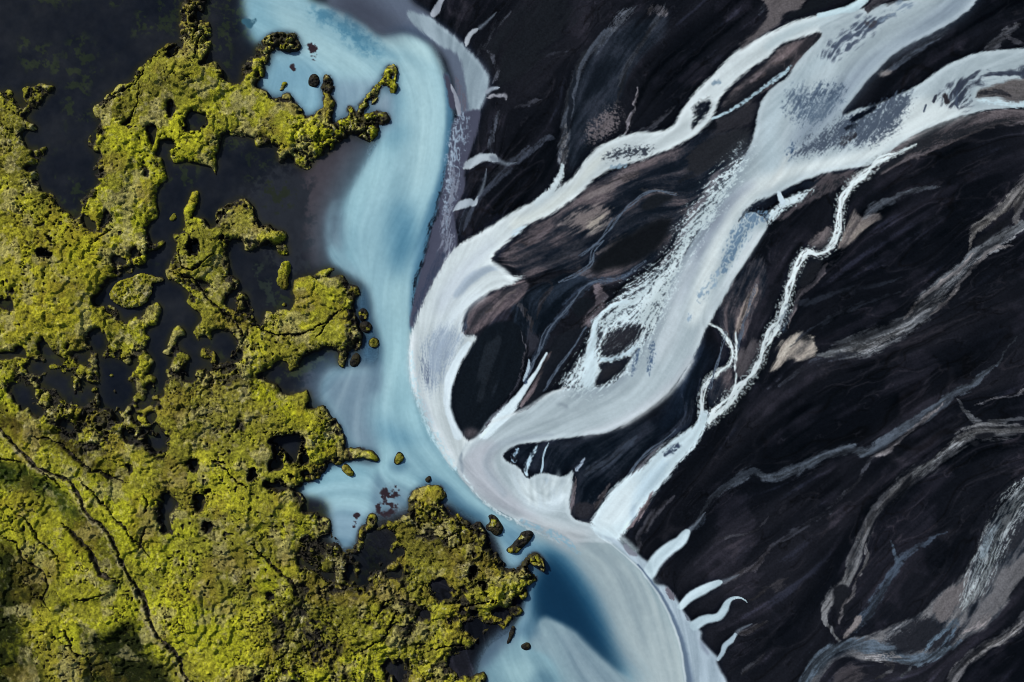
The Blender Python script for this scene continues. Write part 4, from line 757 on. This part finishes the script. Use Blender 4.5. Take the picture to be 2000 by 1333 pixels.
for kind, q, c, kw in LAY:
    tex, k, lvl, s, a = kw.get('tex'), kw.get('k', .5), kw.get('lvl', 1.0), kw.get('s', .3 if (kw.get('tex') or '')[:3] == 'net' else .22), kw.get('a', 1.0)
    wamp = kw.get('wamp', 2 if kw.get('w') else 7)
    if kw.get('w') == 1:                      # glacial milk is a touch cyan
        cw = min(max((sum(c) / 3 - 80) / 80, 0), 1)
        c = (c[0] - 5 * cw, c[1] + 3 * cw, c[2] + 6 * cw)
    elif not kw.get('w') and kind != 'b':     # dry deposits are greyed and shifted slightly blue
        gm = sum(c) / 3
        c = tuple(.72 * v + .28 * gm + o for v, o in zip(c, (-2, 1, 3)))
    if kind in 'pb':
        b = kw.get('b', 2)
        p = catmull(q, kw.get('sm', 3), True)
        msk, (i0, i1, j0, j1) = poly_mask(p, 3 * b + 4, WX, WY, kw.get('wamp', 2 if kw.get('w') else 6))
        m = blur(msk, b * 1.3 if tex else b)
    else:
        p = catmull(q, 6, False)
        p[:, 2] = np.maximum(p[:, 2], .6)
        run = np.hypot(*np.diff(p[:, :2], axis=0).T).sum()
        if not kw.get('w') or run < 90 and kw.get('so', 1) > .4:       # dry courses and short tongues fade out at both ends
            u = np.linspace(0, 1, len(p))
            p[:, 2] *= .35 + .65 * sstep(0, .18, np.minimum(u, 1 - u))
        f, (i0, i1, j0, j1) = stroke_field(p, 1.0, WX if wamp else None, WY if wamp else None, wamp)
        so = kw.get('so', .45 if not tex else .75)
        m = sstep(-so, so, f)
        if 'b' in kw:
            m = blur(m, kw['b'])
    sl = (slice(j0, j1), slice(i0, i1))
    if kind == 's' and tex and not kw.get('w') and not kw.get('inv') and not kw.get('st'):
        k, lvl = max(k, .8), min(lvl, .86)
    if tex:
        T = TEX[tex][sl]
        if kw.get('inv'):
            T = 1 - T
        al = sstep(.5 - s, .5 + s, m * lvl + k * (T - .5)) * sstep(0, .12, m)
    else:
        al = m
    al = (al * a)
    if not kw.get('w') and tex and kind == 's' and not kw.get('st'):
        al = al * (.45 + .55 * sstep(.15, .6, .6 * L3[sl] + .4 * L4[sl]))
    if kind == 'b':                           # mixed bar: silt sorted along the flow
        T = eq(.4 * L2[sl] + .6 * L3[sl] + .55 * FB2[sl] + .22 * L1[sl])
        ramp = np.array(c, np.float32) + np.array([-3, 1, 3.])
        g = np.linspace(0, 1, len(ramp))
        cc = np.stack([np.interp(T, g, ramp[:, i]) for i in range(3)], -1)
        COL[sl] += (cc - COL[sl]) * al[..., None]
    else:
        cc = np.array(c, np.float32)
        if kind == 's' and tex and not kw.get('w') and sum(c) > 120:      # strands of darker sand inside old courses
            st = sstep(.2, .8, .5 * L2[sl] + .3 * FB2[sl] + .2 * L1[sl])[..., None]
            cc = cc * (.62 + .55 * st)
        COL[sl] += (cc - COL[sl]) * al[..., None]
    w = kw.get('w', 0)
    big = sstep(.25, .6, m) * (a >= .99) if w else al * (a >= .99)
    if kw.get('inv') and not w:
        big = 0 * m
    for kk in WET:
        if kk == w:
            np.maximum(WET[kk][sl], big, out=WET[kk][sl])
        else:
            WET[kk][sl] *= (1 - big)

# wet sand beside the running water is darker and bluer
damp = sstep(.03, .55, blur(WET[1], 9))[..., None] * sstep(60, 30, COL.mean(-1, keepdims=True)) * (1 - np.clip(WET[1] + WET[2] + WET[3], 0, 1))[..., None]
COL *= 1 - damp * np.array([.48, .36, .22])
# fine silt grain: stronger on the dry plain than on the water
lum = COL.mean(-1, keepdims=True)
grain = (.5 * L2 + .5 * L1 - .5)[..., None]
dry = (1 - np.clip(WET[1] + WET[2] + WET[3], 0, 1))[..., None]
COL *= 1 + grain * (.03 + dry * .15 * sstep(24, 60, lum)) + (L3 - .5)[..., None] * (.025 + .05 * dry)
milk = np.clip(WET[1], 0, 1)[..., None] * sstep(110, 150, lum)
inn = blur(WET[1], 9)[..., None]
COL += milk * (12 * sstep(.5, .68, inn) * sstep(.95, .78, inn) + 20 * (L3 - .5)[..., None] + 7 * (L2 - .5)[..., None])
silt = np.clip(WET[2], 0, 1)[..., None] * sstep(70, 130, lum)
COL += silt * np.array([1.1, 1.0, .85]) * (16 * (blur(L3, 2)[..., None] - .5) + 12 * (L4[..., None] - .5) + 4 * (L2[..., None] - .5))
COL += blur(white, 1.5)[..., None] * (.3 + .022 * lum + .9 * dry)

def to_lin(c):
    c = np.asarray(c, np.float32) / 255
    return np.where(c <= .04045, c / 12.92, ((c + .055) / 1.055)**2.4).astype(np.float32)

GAIN = 1.0
KN = 1 / np.array([1.14, 1.15, 1.21], np.float32)      # light tint correction

# ------------------------------------------------------------------ lava heights
NL = int((1110 - X0) / ST)          # the lava lies west of here
def voronoi(cell, seed, wamp):
    """distance to the nearest and the second nearest lump centre (in cells), and a number per lump"""
    g = np.random.default_rng(seed)
    gx = (xs[None, :NL] + WX2[:, :NL] * wamp - X0) / cell + 3
    gy = (ys[:, None] + WY2[:, :NL] * wamp - Y0) / cell + 3
    ny, nx = int(gy.max()) + 4, int(gx.max()) + 4
    jx, jy, jr = g.random((ny, nx), np.float32), g.random((ny, nx), np.float32), g.random((ny, nx), np.float32)
    ix, iy = gx.astype(np.int32), gy.astype(np.int32)
    f1 = np.full(gx.shape, 9, np.float32); f2 = f1.copy(); rid = f1.copy()
    for dy in (-1, 0, 1):
        for dx in (-1, 0, 1):
            cx_, cy_ = ix + dx, iy + dy
            d = np.hypot(cx_ + jx[cy_, cx_] - gx, cy_ + jy[cy_, cx_] - gy).astype(np.float32)
            r = jr[cy_, cx_]
            closer = d < f1
            f2 = np.where(closer, f1, np.minimum(f2, d))
            rid = np.where(closer, r, rid)
            f1 = np.where(closer, d, f1)
    pad = lambda a, v: np.pad(a, ((0, 0), (0, NX - NL)), constant_values=v)
    return pad(f1, .5), pad(f2, 1.0), pad(rid, .5)

WX2, WY2 = fbm(15, 90, 4, .75), fbm(15, 95, 4, .75)
lm = np.zeros((NY, NX), bool)
msk, (i0, i1, j0, j1) = poly_mask(catmull(LAVA, 2, True), 40, WX2, WY2, 6.5)
lm[j0:j1, i0:i1] |= msk
for h in HOLES:
    msk, (i0, i1, j0, j1) = poly_mask(h, 40, WX2, WY2, 10)
    lm[j0:j1, i0:i1] &= ~msk
A1, A2, AR = voronoi(27, 301, 11)
C1, C2, CRD = voronoi(10.5, 302, 5)
gapA, gapC = A2 - A1, C2 - C1
wide = blur(lm, 24)
zone = np.zeros((NY, NX), np.float32)
for q, v in (('540,930 640,900 700,1000 960,960 1070,1060 1060,1180 960,1250 900,1420 430,1420 470,1230 600,1180 560,1060', .55), ('0,690 130,690 230,800 320,870 330,700 480,690 560,780 520,860 330,900 180,880 60,800 0,760', .6),
             ('400,370 570,390 570,500 470,560 520,660 700,560 710,690 520,740 380,740 330,540', .22), ('340,-60 420,-60 420,125 340,125', .8), ('500,60 600,60 600,110 540,150 510,180 495,130', .6), ('620,140 790,110 780,290 560,340 540,300 640,240', .5)):
    msk, (i0, i1, j0, j1) = poly_mask(pts(q), 60, WX, WY, 20)
    zone[j0:j1, i0:i1] = np.maximum(zone[j0:j1, i0:i1], blur(msk, 16) * v)
patch = eq(fbm(75, 310, 4, .6))
RZ = np.clip(zone + .38 * sstep(.97, .62, wide) + .8 * (patch - .55), 0.04, 1)
msk, (i0, i1, j0, j1) = poly_mask(pts('-140,850 30,870 110,930 170,1030 250,1150 300,1260 330,1420 -140,1420'), 60)
calm = np.zeros((NY, NX), np.float32); calm[j0:j1, i0:i1] = blur(msk, 12)
RZ *= 1 - .75 * calm
# a ragged shore: the gaps between lumps open into the water
thick = blur(lm, 10)
lm &= ~((gapA < .09) & (thick > .55) & (thick < .9) & (RZ > .45))
lm &= ~((gapC < .10) & (thick > .6) & (thick < .85))
ragged = fbm(11, 320, 3, .7)
lm &= ~((ragged > .40) & (RZ > .62) & (patch > .4) & (thick > .8))
lace = fbm(24, 325, 5, .68)
for q, th in (('0,660 130,640 250,660 340,720 330,900 230,830 120,800 0,790', .13), ('330,640 470,640 500,760 400,800 340,760', .17), ('570,1000 680,1040 800,1040 800,1150 660,1180 560,1120', .15), ('480,830 620,820 640,940 520,960', .22), ('860,1050 1000,1110 1020,1200 900,1270 840,1180', .24)):
    msk, (i0, i1, j0, j1) = poly_mask(pts(q), 60, WX, WY, 20)
    v = blur(msk, 12)
    lm[j0:j1, i0:i1] &= ~(lace[j0:j1, i0:i1] > th + 1.2 * (1 - v))
lmf = lm.astype(np.float32)

n1, n2, n3 = fbm(60, 130, 4), fbm(17, 140, 4, .65), fbm(6, 150, 3, .75)
B1, B2, B3 = blur(lmf, 1.8), blur(lmf, 6), blur(lmf, 20)
# flat-topped plates that break off in ragged steps
def steps(f, n, w):
    v = f * n
    k = np.floor(v)
    return (k + sstep(.5 - w, .5 + w, v - k)) / n
T1 = steps(.5 + .5 * fbm(120, 330, 6, .55), 9, .08)
T2 = steps(.5 + .5 * fbm(46, 340, 5, .6), 6, .10)
edge1 = np.abs(T1 - blur(T1, 2)) * 9
H = -0.55 + 1.0 * sstep(.1, .8, B1) + 1.2 * sstep(.3, .95, B2) + .9 * B3**2
H += lmf * (7.0 * (T1 - .5) * B3 + 2.6 * (T2 - .5) * (.35 + .65 * RZ) * B2 + .5 * n1 + .45 * n2 * (.25 + .75 * RZ) + .22 * n3 * (1 - .6 * calm))
domA, domC = sstep(.0, .4, gapA), sstep(.0, .45, gapC)
H += lmf * RZ * (1.3 * domA + 1.4 * (AR - .5) + .30 * domC + .35 * (CRD - .5) - 1.1)
H += lmf * (1 - RZ) * .10 * (domC - .5)
for q, dh, bb in PLATES:
    msk, (i0, i1, j0, j1) = poly_mask(catmull(pts(q), 3, True), 40, WX2, WY2, 9)
    H[j0:j1, i0:i1] += dh * blur(msk, bb) * lmf[j0:j1, i0:i1]
# crevices and long fissures
CR = np.zeros((NY, NX), np.float32)
for c in CRACKS:
    p = catmull(pts(c), 5, False)
    u = np.linspace(0, 1, len(p))
    p[:, 2] *= (.3 + .7 * sstep(0, .2, np.minimum(u, 1 - u))) * (.55 + .6 * np.random.default_rng(int(p[0, 0]) + 999).random(len(p)))
    f, (i0, i1, j0, j1) = stroke_field(p, .8, WX2, WY2, 6.5)
    np.maximum(CR[j0:j1, i0:i1], sstep(-.2, .6, f) * (f > -.3), out=CR[j0:j1, i0:i1])
crk = vnoise(40, 180) + .6 * vnoise(17, 181) + .4 * vnoise(7, 182) + .2 * vnoise(3.5, 184)
CRK = sstep(.085, .0, np.abs(crk)) * sstep(.0, .5, vnoise(60, 183))
PIT = sstep(.62, .72, vnoise(7, 186) * .75 + .35 * vnoise(3.5, 187)) * sstep(-.2, .4, vnoise(80, 188))
H = H - 1.6 * CR - .8 * CRK * sstep(.5, .9, B2) - .7 * PIT * sstep(.5, .9, B2)
H = np.where(B1 < .04, -1.5, np.maximum(H, -.6 + .75 * sstep(.5, .9, B1)))

# moss: on the tops; bare at the wet rims, in the crevices and on steep faces
gy_, gx_ = np.gradient(blur(H, 1.5), ST * M)
SL = np.hypot(gx_, gy_)
rimw = B1 * .72 + B2 * .28 + .20 * n3 + .26 * n2 + .2 * n1 - .10 * RZ
MOSS = sstep(.40, .70, rimw) * (1 - CR * .9) * (1 - .8 * CRK) * (1 - .85 * PIT) * sstep(2.3, 1.0, SL)
MOSS *= 1 - RZ * .9 * np.maximum(sstep(.13, .03, gapA), .6 * sstep(.16, .05, gapC) * sstep(.45, .8, RZ))
low = sstep(.25, .62, RZ) * sstep(.36, .14, eq(fbm(34, 350, 4, .65)))
MOSS *= 1 - .9 * low
H -= 1.0 * low * lmf * sstep(.6, .95, B2)
H = np.where(lm & (B1 > .6), np.maximum(H, .18), H)
ROCK = np.array([19, 17, 14.]) + 9 * n3[..., None] + (sstep(.6, .9, FB) * low)[..., None] * np.array([26, 26, 2.])
ROCK = ROCK + (sstep(.55, .8, eq(fbm(9, 190, 3, .7))) * (1 - sstep(.3, .6, rimw)))[..., None] * np.array([24, 22, 0.])
ROCK = ROCK + (CR * sstep(.55, .9, eq(vnoise(6, 191))))[..., None] * np.array([50, 44, 42.])
mossc = np.empty((NY, NX, 3), np.float32)
mossc[:] = (137, 137, 42)
q = eq(n1 + .5 * n2)[..., None]
mossc += (q - .5) * np.array([36, 34, 2.])
kinds = eq(fbm(95, 400, 5, .6))[..., None]        # three growths: lime cushions, olive mat, straw-coloured mat
mossc += sstep(.62, .85, kinds) * .6 * (np.array([152, 156, 34.]) - mossc)
mossc += sstep(.38, .15, kinds) * .6 * (np.array([100, 98, 40.]) - mossc)
for s_, c, a in TONES:
    msk, (i0, i1, j0, j1) = poly_mask(pts(s_), 40, WX, WY, 16)
    m = (blur(msk, 9) * a)[..., None] * (.6 + .8 * FB[j0:j1, i0:i1, None])
    v = mossc[j0:j1, i0:i1]
    v += (np.array(c, np.float32) - v) * np.clip(m, 0, 1)
grey = sstep(.58, .9, eq(fbm(38, 200, 4, .7) + .5 * RZ * (AR - .3)))[..., None]
mossc += grey * .65 * (np.array([146, 140, 100.]) - mossc)
wl = sstep(.90, .98, eq(vnoise(3, 210) + .8 * vnoise(8, 211) + .5 * fbm(40, 212, 2)))[..., None] * (.35 + .65 * RZ[..., None])
mossc += wl * .7 * (np.array([176, 172, 156.]) - mossc)
tuft = eq(fbm(4, 221, 2, .8))
mossc *= 1 + .25 * (tuft[..., None] - .5) + .22 * (eq(n3)[..., None] - .5)
dots = sstep(.86, .97, eq(vnoise(3, 222) + .4 * vnoise(14, 223)))[..., None]
mossc += dots * .45 * (np.array([46, 44, 18.]) - mossc)
brn = sstep(.7, .95, eq(fbm(60, 230, 3)))[..., None]
mossc += brn * .35 * (np.array([116, 100, 40.]) - mossc)
# pale bare rim of lichen and rock on the raised lip of the long fissure
p = catmull(pts(CRACKS[0]), 5, False)
p[:, 0] -= 5; p[:, 1] += 3; p[:, 2] = p[:, 2] * .9 + 2
f, (i0, i1, j0, j1) = stroke_field(p, .8, WX2, WY2, 8)
lip = (sstep(-.3, .6, f) * (.25 + .75 * sstep(.3, .7, FB[j0:j1, i0:i1])))[..., None]
mossc[j0:j1, i0:i1] += lip * .7 * (np.array([160, 152, 122.]) - mossc[j0:j1, i0:i1])
LCOL = ROCK + (mossc - ROCK) * MOSS[..., None]
LCOL = np.clip(LCOL, 4, 240)


# shallows: drowned moss along the pond shores, drowned rock along the blue river
near = sstep(.02, .5, blur(lmf, 9))[..., None] * (.35 + .65 * FB[..., None])
w3, w2 = blur(WET[3], 3)[..., None], blur(WET[2], 3)[..., None]
COL += near * w3 * .8 * (np.array([48, 47, 20.]) - COL)
COL += sstep(.04, .5, blur(lmf, 10))[..., None] * w2 * .75 * (np.array([62, 86, 106.]) - COL)
COL += (sstep(.12, .45, blur(lmf, 5)) * sstep(.5, .75, FB))[..., None] * w2 * .8 * (np.array([40, 36, 38.]) - COL)
COL = np.clip(COL, 3, 250)

# ------------------------------------------------------------------ heights of the plain
water_any = np.clip(WET[1] + WET[2] + WET[3], 0, 1)
wsm = blur(water_any, 4)
GZ = .28 - .62 * wsm + .20 * (L4 - .5) * (1 - wsm) + .14 * (L3 - .5) + .05 * (L2 - .5)

# ------------------------------------------------------------------ meshes
def px(x): return (x - 1000.0) * M
def py(y): return (666.5 - y) * M
GXW = np.broadcast_to(px(xs)[None], (NY, NX))
GYW = np.broadcast_to(py(ys)[:, None], (NY, NX))

def link(o, parent=None):
    sc.collection.objects.link(o)
    if parent:
        o.parent = parent
    return o

def grid_obj(name, cells, Z, colors, mat, parent=None, origin=(0, 0, 0), step=1, smooth=True, win=None):
    """mesh of the grid cells that are on; cells has one entry per square between four grid points"""
    ny, nx = Z.shape
    used = np.zeros((ny, nx), bool)
    used[:-1, :-1] |= cells; used[1:, :-1] |= cells; used[:-1, 1:] |= cells; used[1:, 1:] |= cells
    idx = np.full((ny, nx), -1, np.int32)
    n = int(used.sum())
    idx[used] = np.arange(n, dtype=np.int32)
    wxx, wyy = win if win else (GXW, GYW)
    co = np.stack([wxx[used] - origin[0], wyy[used] - origin[1], Z[used] - origin[2]], 1).astype(np.float32)
    f = np.stack([idx[:-1, :-1][cells], idx[1:, :-1][cells], idx[1:, 1:][cells], idx[:-1, 1:][cells]], 1).astype(np.int32)
    me = bpy.data.meshes.new(name)
    me.vertices.add(n); me.vertices.foreach_set('co', co.ravel())
    me.loops.add(f.size); me.loops.foreach_set('vertex_index', f.ravel())
    me.polygons.add(len(f)); me.polygons.foreach_set('loop_start', np.arange(0, f.size, 4, dtype=np.int32))
    me.polygons.foreach_set('use_smooth', np.full(len(f), smooth))
    at = me.color_attributes.new('deposit', 'FLOAT_COLOR', 'POINT')
    rgba = np.ones((n, 4), np.float32)
    rgba[:, :3] = to_lin(colors[used]) * GAIN * KN
    at.data.foreach_set('color', rgba.ravel())
    me.update(calc_edges=True)
    me.materials.append(mat)
    o = bpy.data.objects.new(name, me)
    o.location = origin
    return link(o, parent)

def material(name, rough, spec, bump_scale, bump_d, bump_s=1.0, grain_amt=.2, grain_scale=2.0, stretch=None):
    """deposit colour of the surface, broken by a fine procedural grain, with a procedural bump"""
    m = bpy.data.materials.new(name)
    m.use_nodes = True
    nt = m.node_tree
    b = nt.nodes['Principled BSDF']
    at = nt.nodes.new('ShaderNodeAttribute'); at.attribute_name = 'deposit'
    geo = nt.nodes.new('ShaderNodeNewGeometry')
    ns = nt.nodes.new('ShaderNodeTexNoise'); ns.inputs['Scale'].default_value = grain_scale; ns.inputs['Detail'].default_value = 4
    nt.links.new(geo.outputs['Position'], ns.inputs['Vector'])
    mr = nt.nodes.new('ShaderNodeMapRange')
    mr.inputs['From Min'].default_value = .3; mr.inputs['From Max'].default_value = .7
    mr.inputs['To Min'].default_value = 1 - grain_amt; mr.inputs['To Max'].default_value = 1 + grain_amt
    nt.links.new(ns.outputs['Fac'], mr.inputs['Value'])
    mx = nt.nodes.new('ShaderNodeVectorMath'); mx.operation = 'SCALE'
    nt.links.new(at.outputs['Color'], mx.inputs[0]); nt.links.new(mr.outputs[0], mx.inputs['Scale'])
    nt.links.new(mx.outputs[0], b.inputs['Base Color'])
    b.inputs['Roughness'].default_value = rough
    b.inputs['Specular IOR Level'].default_value = spec
    n2_ = nt.nodes.new('ShaderNodeTexNoise'); n2_.inputs['Scale'].default_value = bump_scale; n2_.inputs['Detail'].default_value = 6
    mp = nt.nodes.new('ShaderNodeMapping')
    if stretch:
        mp.inputs['Rotation'].default_value = (0, 0, stretch[0]); mp.inputs['Scale'].default_value = (stretch[1], 1, 1)
    nt.links.new(geo.outputs['Position'], mp.inputs['Vector']); nt.links.new(mp.outputs[0], n2_.inputs['Vector'])
    bp = nt.nodes.new('ShaderNodeBump'); bp.inputs['Distance'].default_value = bump_d; bp.inputs['Strength'].default_value = bump_s
    nt.links.new(n2_.outputs['Fac'], bp.inputs['Height']); nt.links.new(bp.outputs[0], b.inputs['Normal'])
    return m

M_SAND = material('black_sand', .95, .02, 1.2, .10, .6, .22, 1.5)
M_RIVER = material('glacial_river_water', .18, .25, 1.6, .015, .5, .02, .8, (math.radians(35), 2.2))
M_STREAM = material('milky_stream_water', .32, .2, 1.3, .03, .6, .035, 1.6)
M_POND = material('dark_pond_water', .12, .15, 1.2, .008, .4, .10, .25)
M_MOSS = material('moss', .95, .05, 2.4, .30, .9, .22, 2.6)
M_ROCK = material('wet_lava_rock', .7, .18, 1.8, .35, .9, .35, 1.6)

def corner(a):
    return (a[:-1, :-1] + a[1:, :-1] + a[:-1, 1:] + a[1:, 1:]) / 4
cellH = np.maximum.reduce([H[:-1, :-1], H[1:, :-1], H[:-1, 1:], H[1:, 1:]])
lowH = np.minimum.reduce([H[:-1, :-1], H[1:, :-1], H[:-1, 1:], H[1:, 1:]])
buried = lowH > .05
def kind(o, k='structure'):
    o['kind'] = k
    return o

g = kind(grid_obj('ground', ~(buried), GZ, COL, M_SAND))
wlev = np.zeros((NY, NX), np.float32)
cw1, cw2, cw3 = corner(blur(WET[1], 2)), corner(blur(WET[2], 2)), corner(blur(WET[3], 2))
order = np.argmax(np.stack([cw1, cw2, cw3]), 0)
wet = (cw1 + cw2 + cw3 > .42) & ~buried
kind(grid_obj('stream', wet & (order == 0), wlev, COL, M_STREAM))
kind(grid_obj('river', wet & (order == 1), wlev, COL, M_RIVER))
kind(grid_obj('pond', wet & (order == 2), wlev, COL, M_POND))
cm = corner(MOSS)
lav = cellH > -.45
kind(grid_obj('lava_field', lav & (cm <= .5), H, LCOL, M_ROCK))
mo = kind(grid_obj('moss', lav & (cm > .5), H, LCOL, M_MOSS), 'stuff')
mo['label'] = 'yellow green moss carpet over the whole lava field left of the river'
mo['category'] = 'moss'

def pieces(m):
    left = m.copy()
    while left.any():
        start = tuple(np.argwhere(left)[0])
        part = np.zeros_like(m); stack = [start]; left[start] = False
        while stack:
            y, x = stack.pop(); part[y, x] = True
            for dy in (-1, 0, 1):
                for dx in (-1, 0, 1):
                    yy, xx = y + dy, x + dx
                    if 0 <= yy < m.shape[0] and 0 <= xx < m.shape[1] and left[yy, xx]:
                        left[yy, xx] = False; stack.append((yy, xx))
        yield part

# ------------------------------------------------------------------ islets: each a rock with its own cap of moss
for n_, (outline, peak, mossy, label) in enumerate(ISLETS):
    p = catmull(pts(outline), 3, True)
    msk, (i0, i1, j0, j1) = poly_mask(p, 14, WX2, WY2, 3.5)
    sl = (slice(j0, j1), slice(i0, i1))
    f = msk.astype(np.float32)
    b1, b2 = blur(f, 1.6), blur(f, 5)
    z = -.5 + .9 * sstep(.12, .7, b1) + peak * sstep(.15, .9, b2) * (.75 + .5 * n3[sl]) + f * (.35 * n2[sl] + .3 * n3[sl])
    z = np.where(b1 < .05, -1.2, z).astype(np.float32)
    ms = sstep(.30, .62, (b1 * .5 + b2 * .5) + .28 * n3[sl]) * sstep(0, .35, f)
    thr = 1.16 - 1.12 * mossy
    ms = sstep(thr - .12, thr + .12, ms * .75 + .35 * FB[sl])
    col = np.clip(ROCK[sl] * .8, 4, 240)
    ca = np.maximum.reduce([z[:-1, :-1], z[1:, :-1], z[:-1, 1:], z[1:, 1:]]) > -.45
    win = (GXW[sl], GYW[sl])
    c0 = p.mean(0)
    org = (float(px(c0[0])), float(py(c0[1])), 0.0)
    o = grid_obj('lava_islet', ca, z, col, M_ROCK, None, org, win=win)
    o['label'] = label
    o['category'] = 'islet'
    o['group'] = 'rock islets along the mossy shore'
    cap = ca & (corner(ms) > .5)
    mc = np.clip(mossc[sl] * .9, 4, 240)
    for piece in pieces(cap):                     # every tuft of moss on the rock is a part of its own
        if piece.sum() > 5:
            t_ = grid_obj('moss_cap', piece, z + .06, mc, M_MOSS, o, org, win=win)
            t_.location = (0, 0, 0)

# ------------------------------------------------------------------ the plain beyond the mapped part
def outer():
    me = bpy.data.meshes.new('outer_plain')
    a0, a1, b0, b1 = px(X0) + .4, px(X1) - 1.4, py(Y1) + 1.4, py(Y0) - .4
    R = 9000
    v = [(-R, -R), (R, -R), (R, R), (-R, R), (a0, b0), (a1, b0), (a1, b1), (a0, b1)]
    me.from_pydata([(x, y, -.35) for x, y in v], [], [(0, 1, 5, 4), (1, 2, 6, 5), (2, 3, 7, 6), (3, 0, 4, 7)])
    at = me.color_attributes.new('deposit', 'FLOAT_COLOR', 'POINT')
    at.data.foreach_set('color', np.tile(np.append(to_lin(np.array([22, 22, 28.])), 1), (8, 1)).ravel().astype(np.float32))
    me.materials.append(M_SAND)
    kind(link(bpy.data.objects.new('plain', me)))
outer()
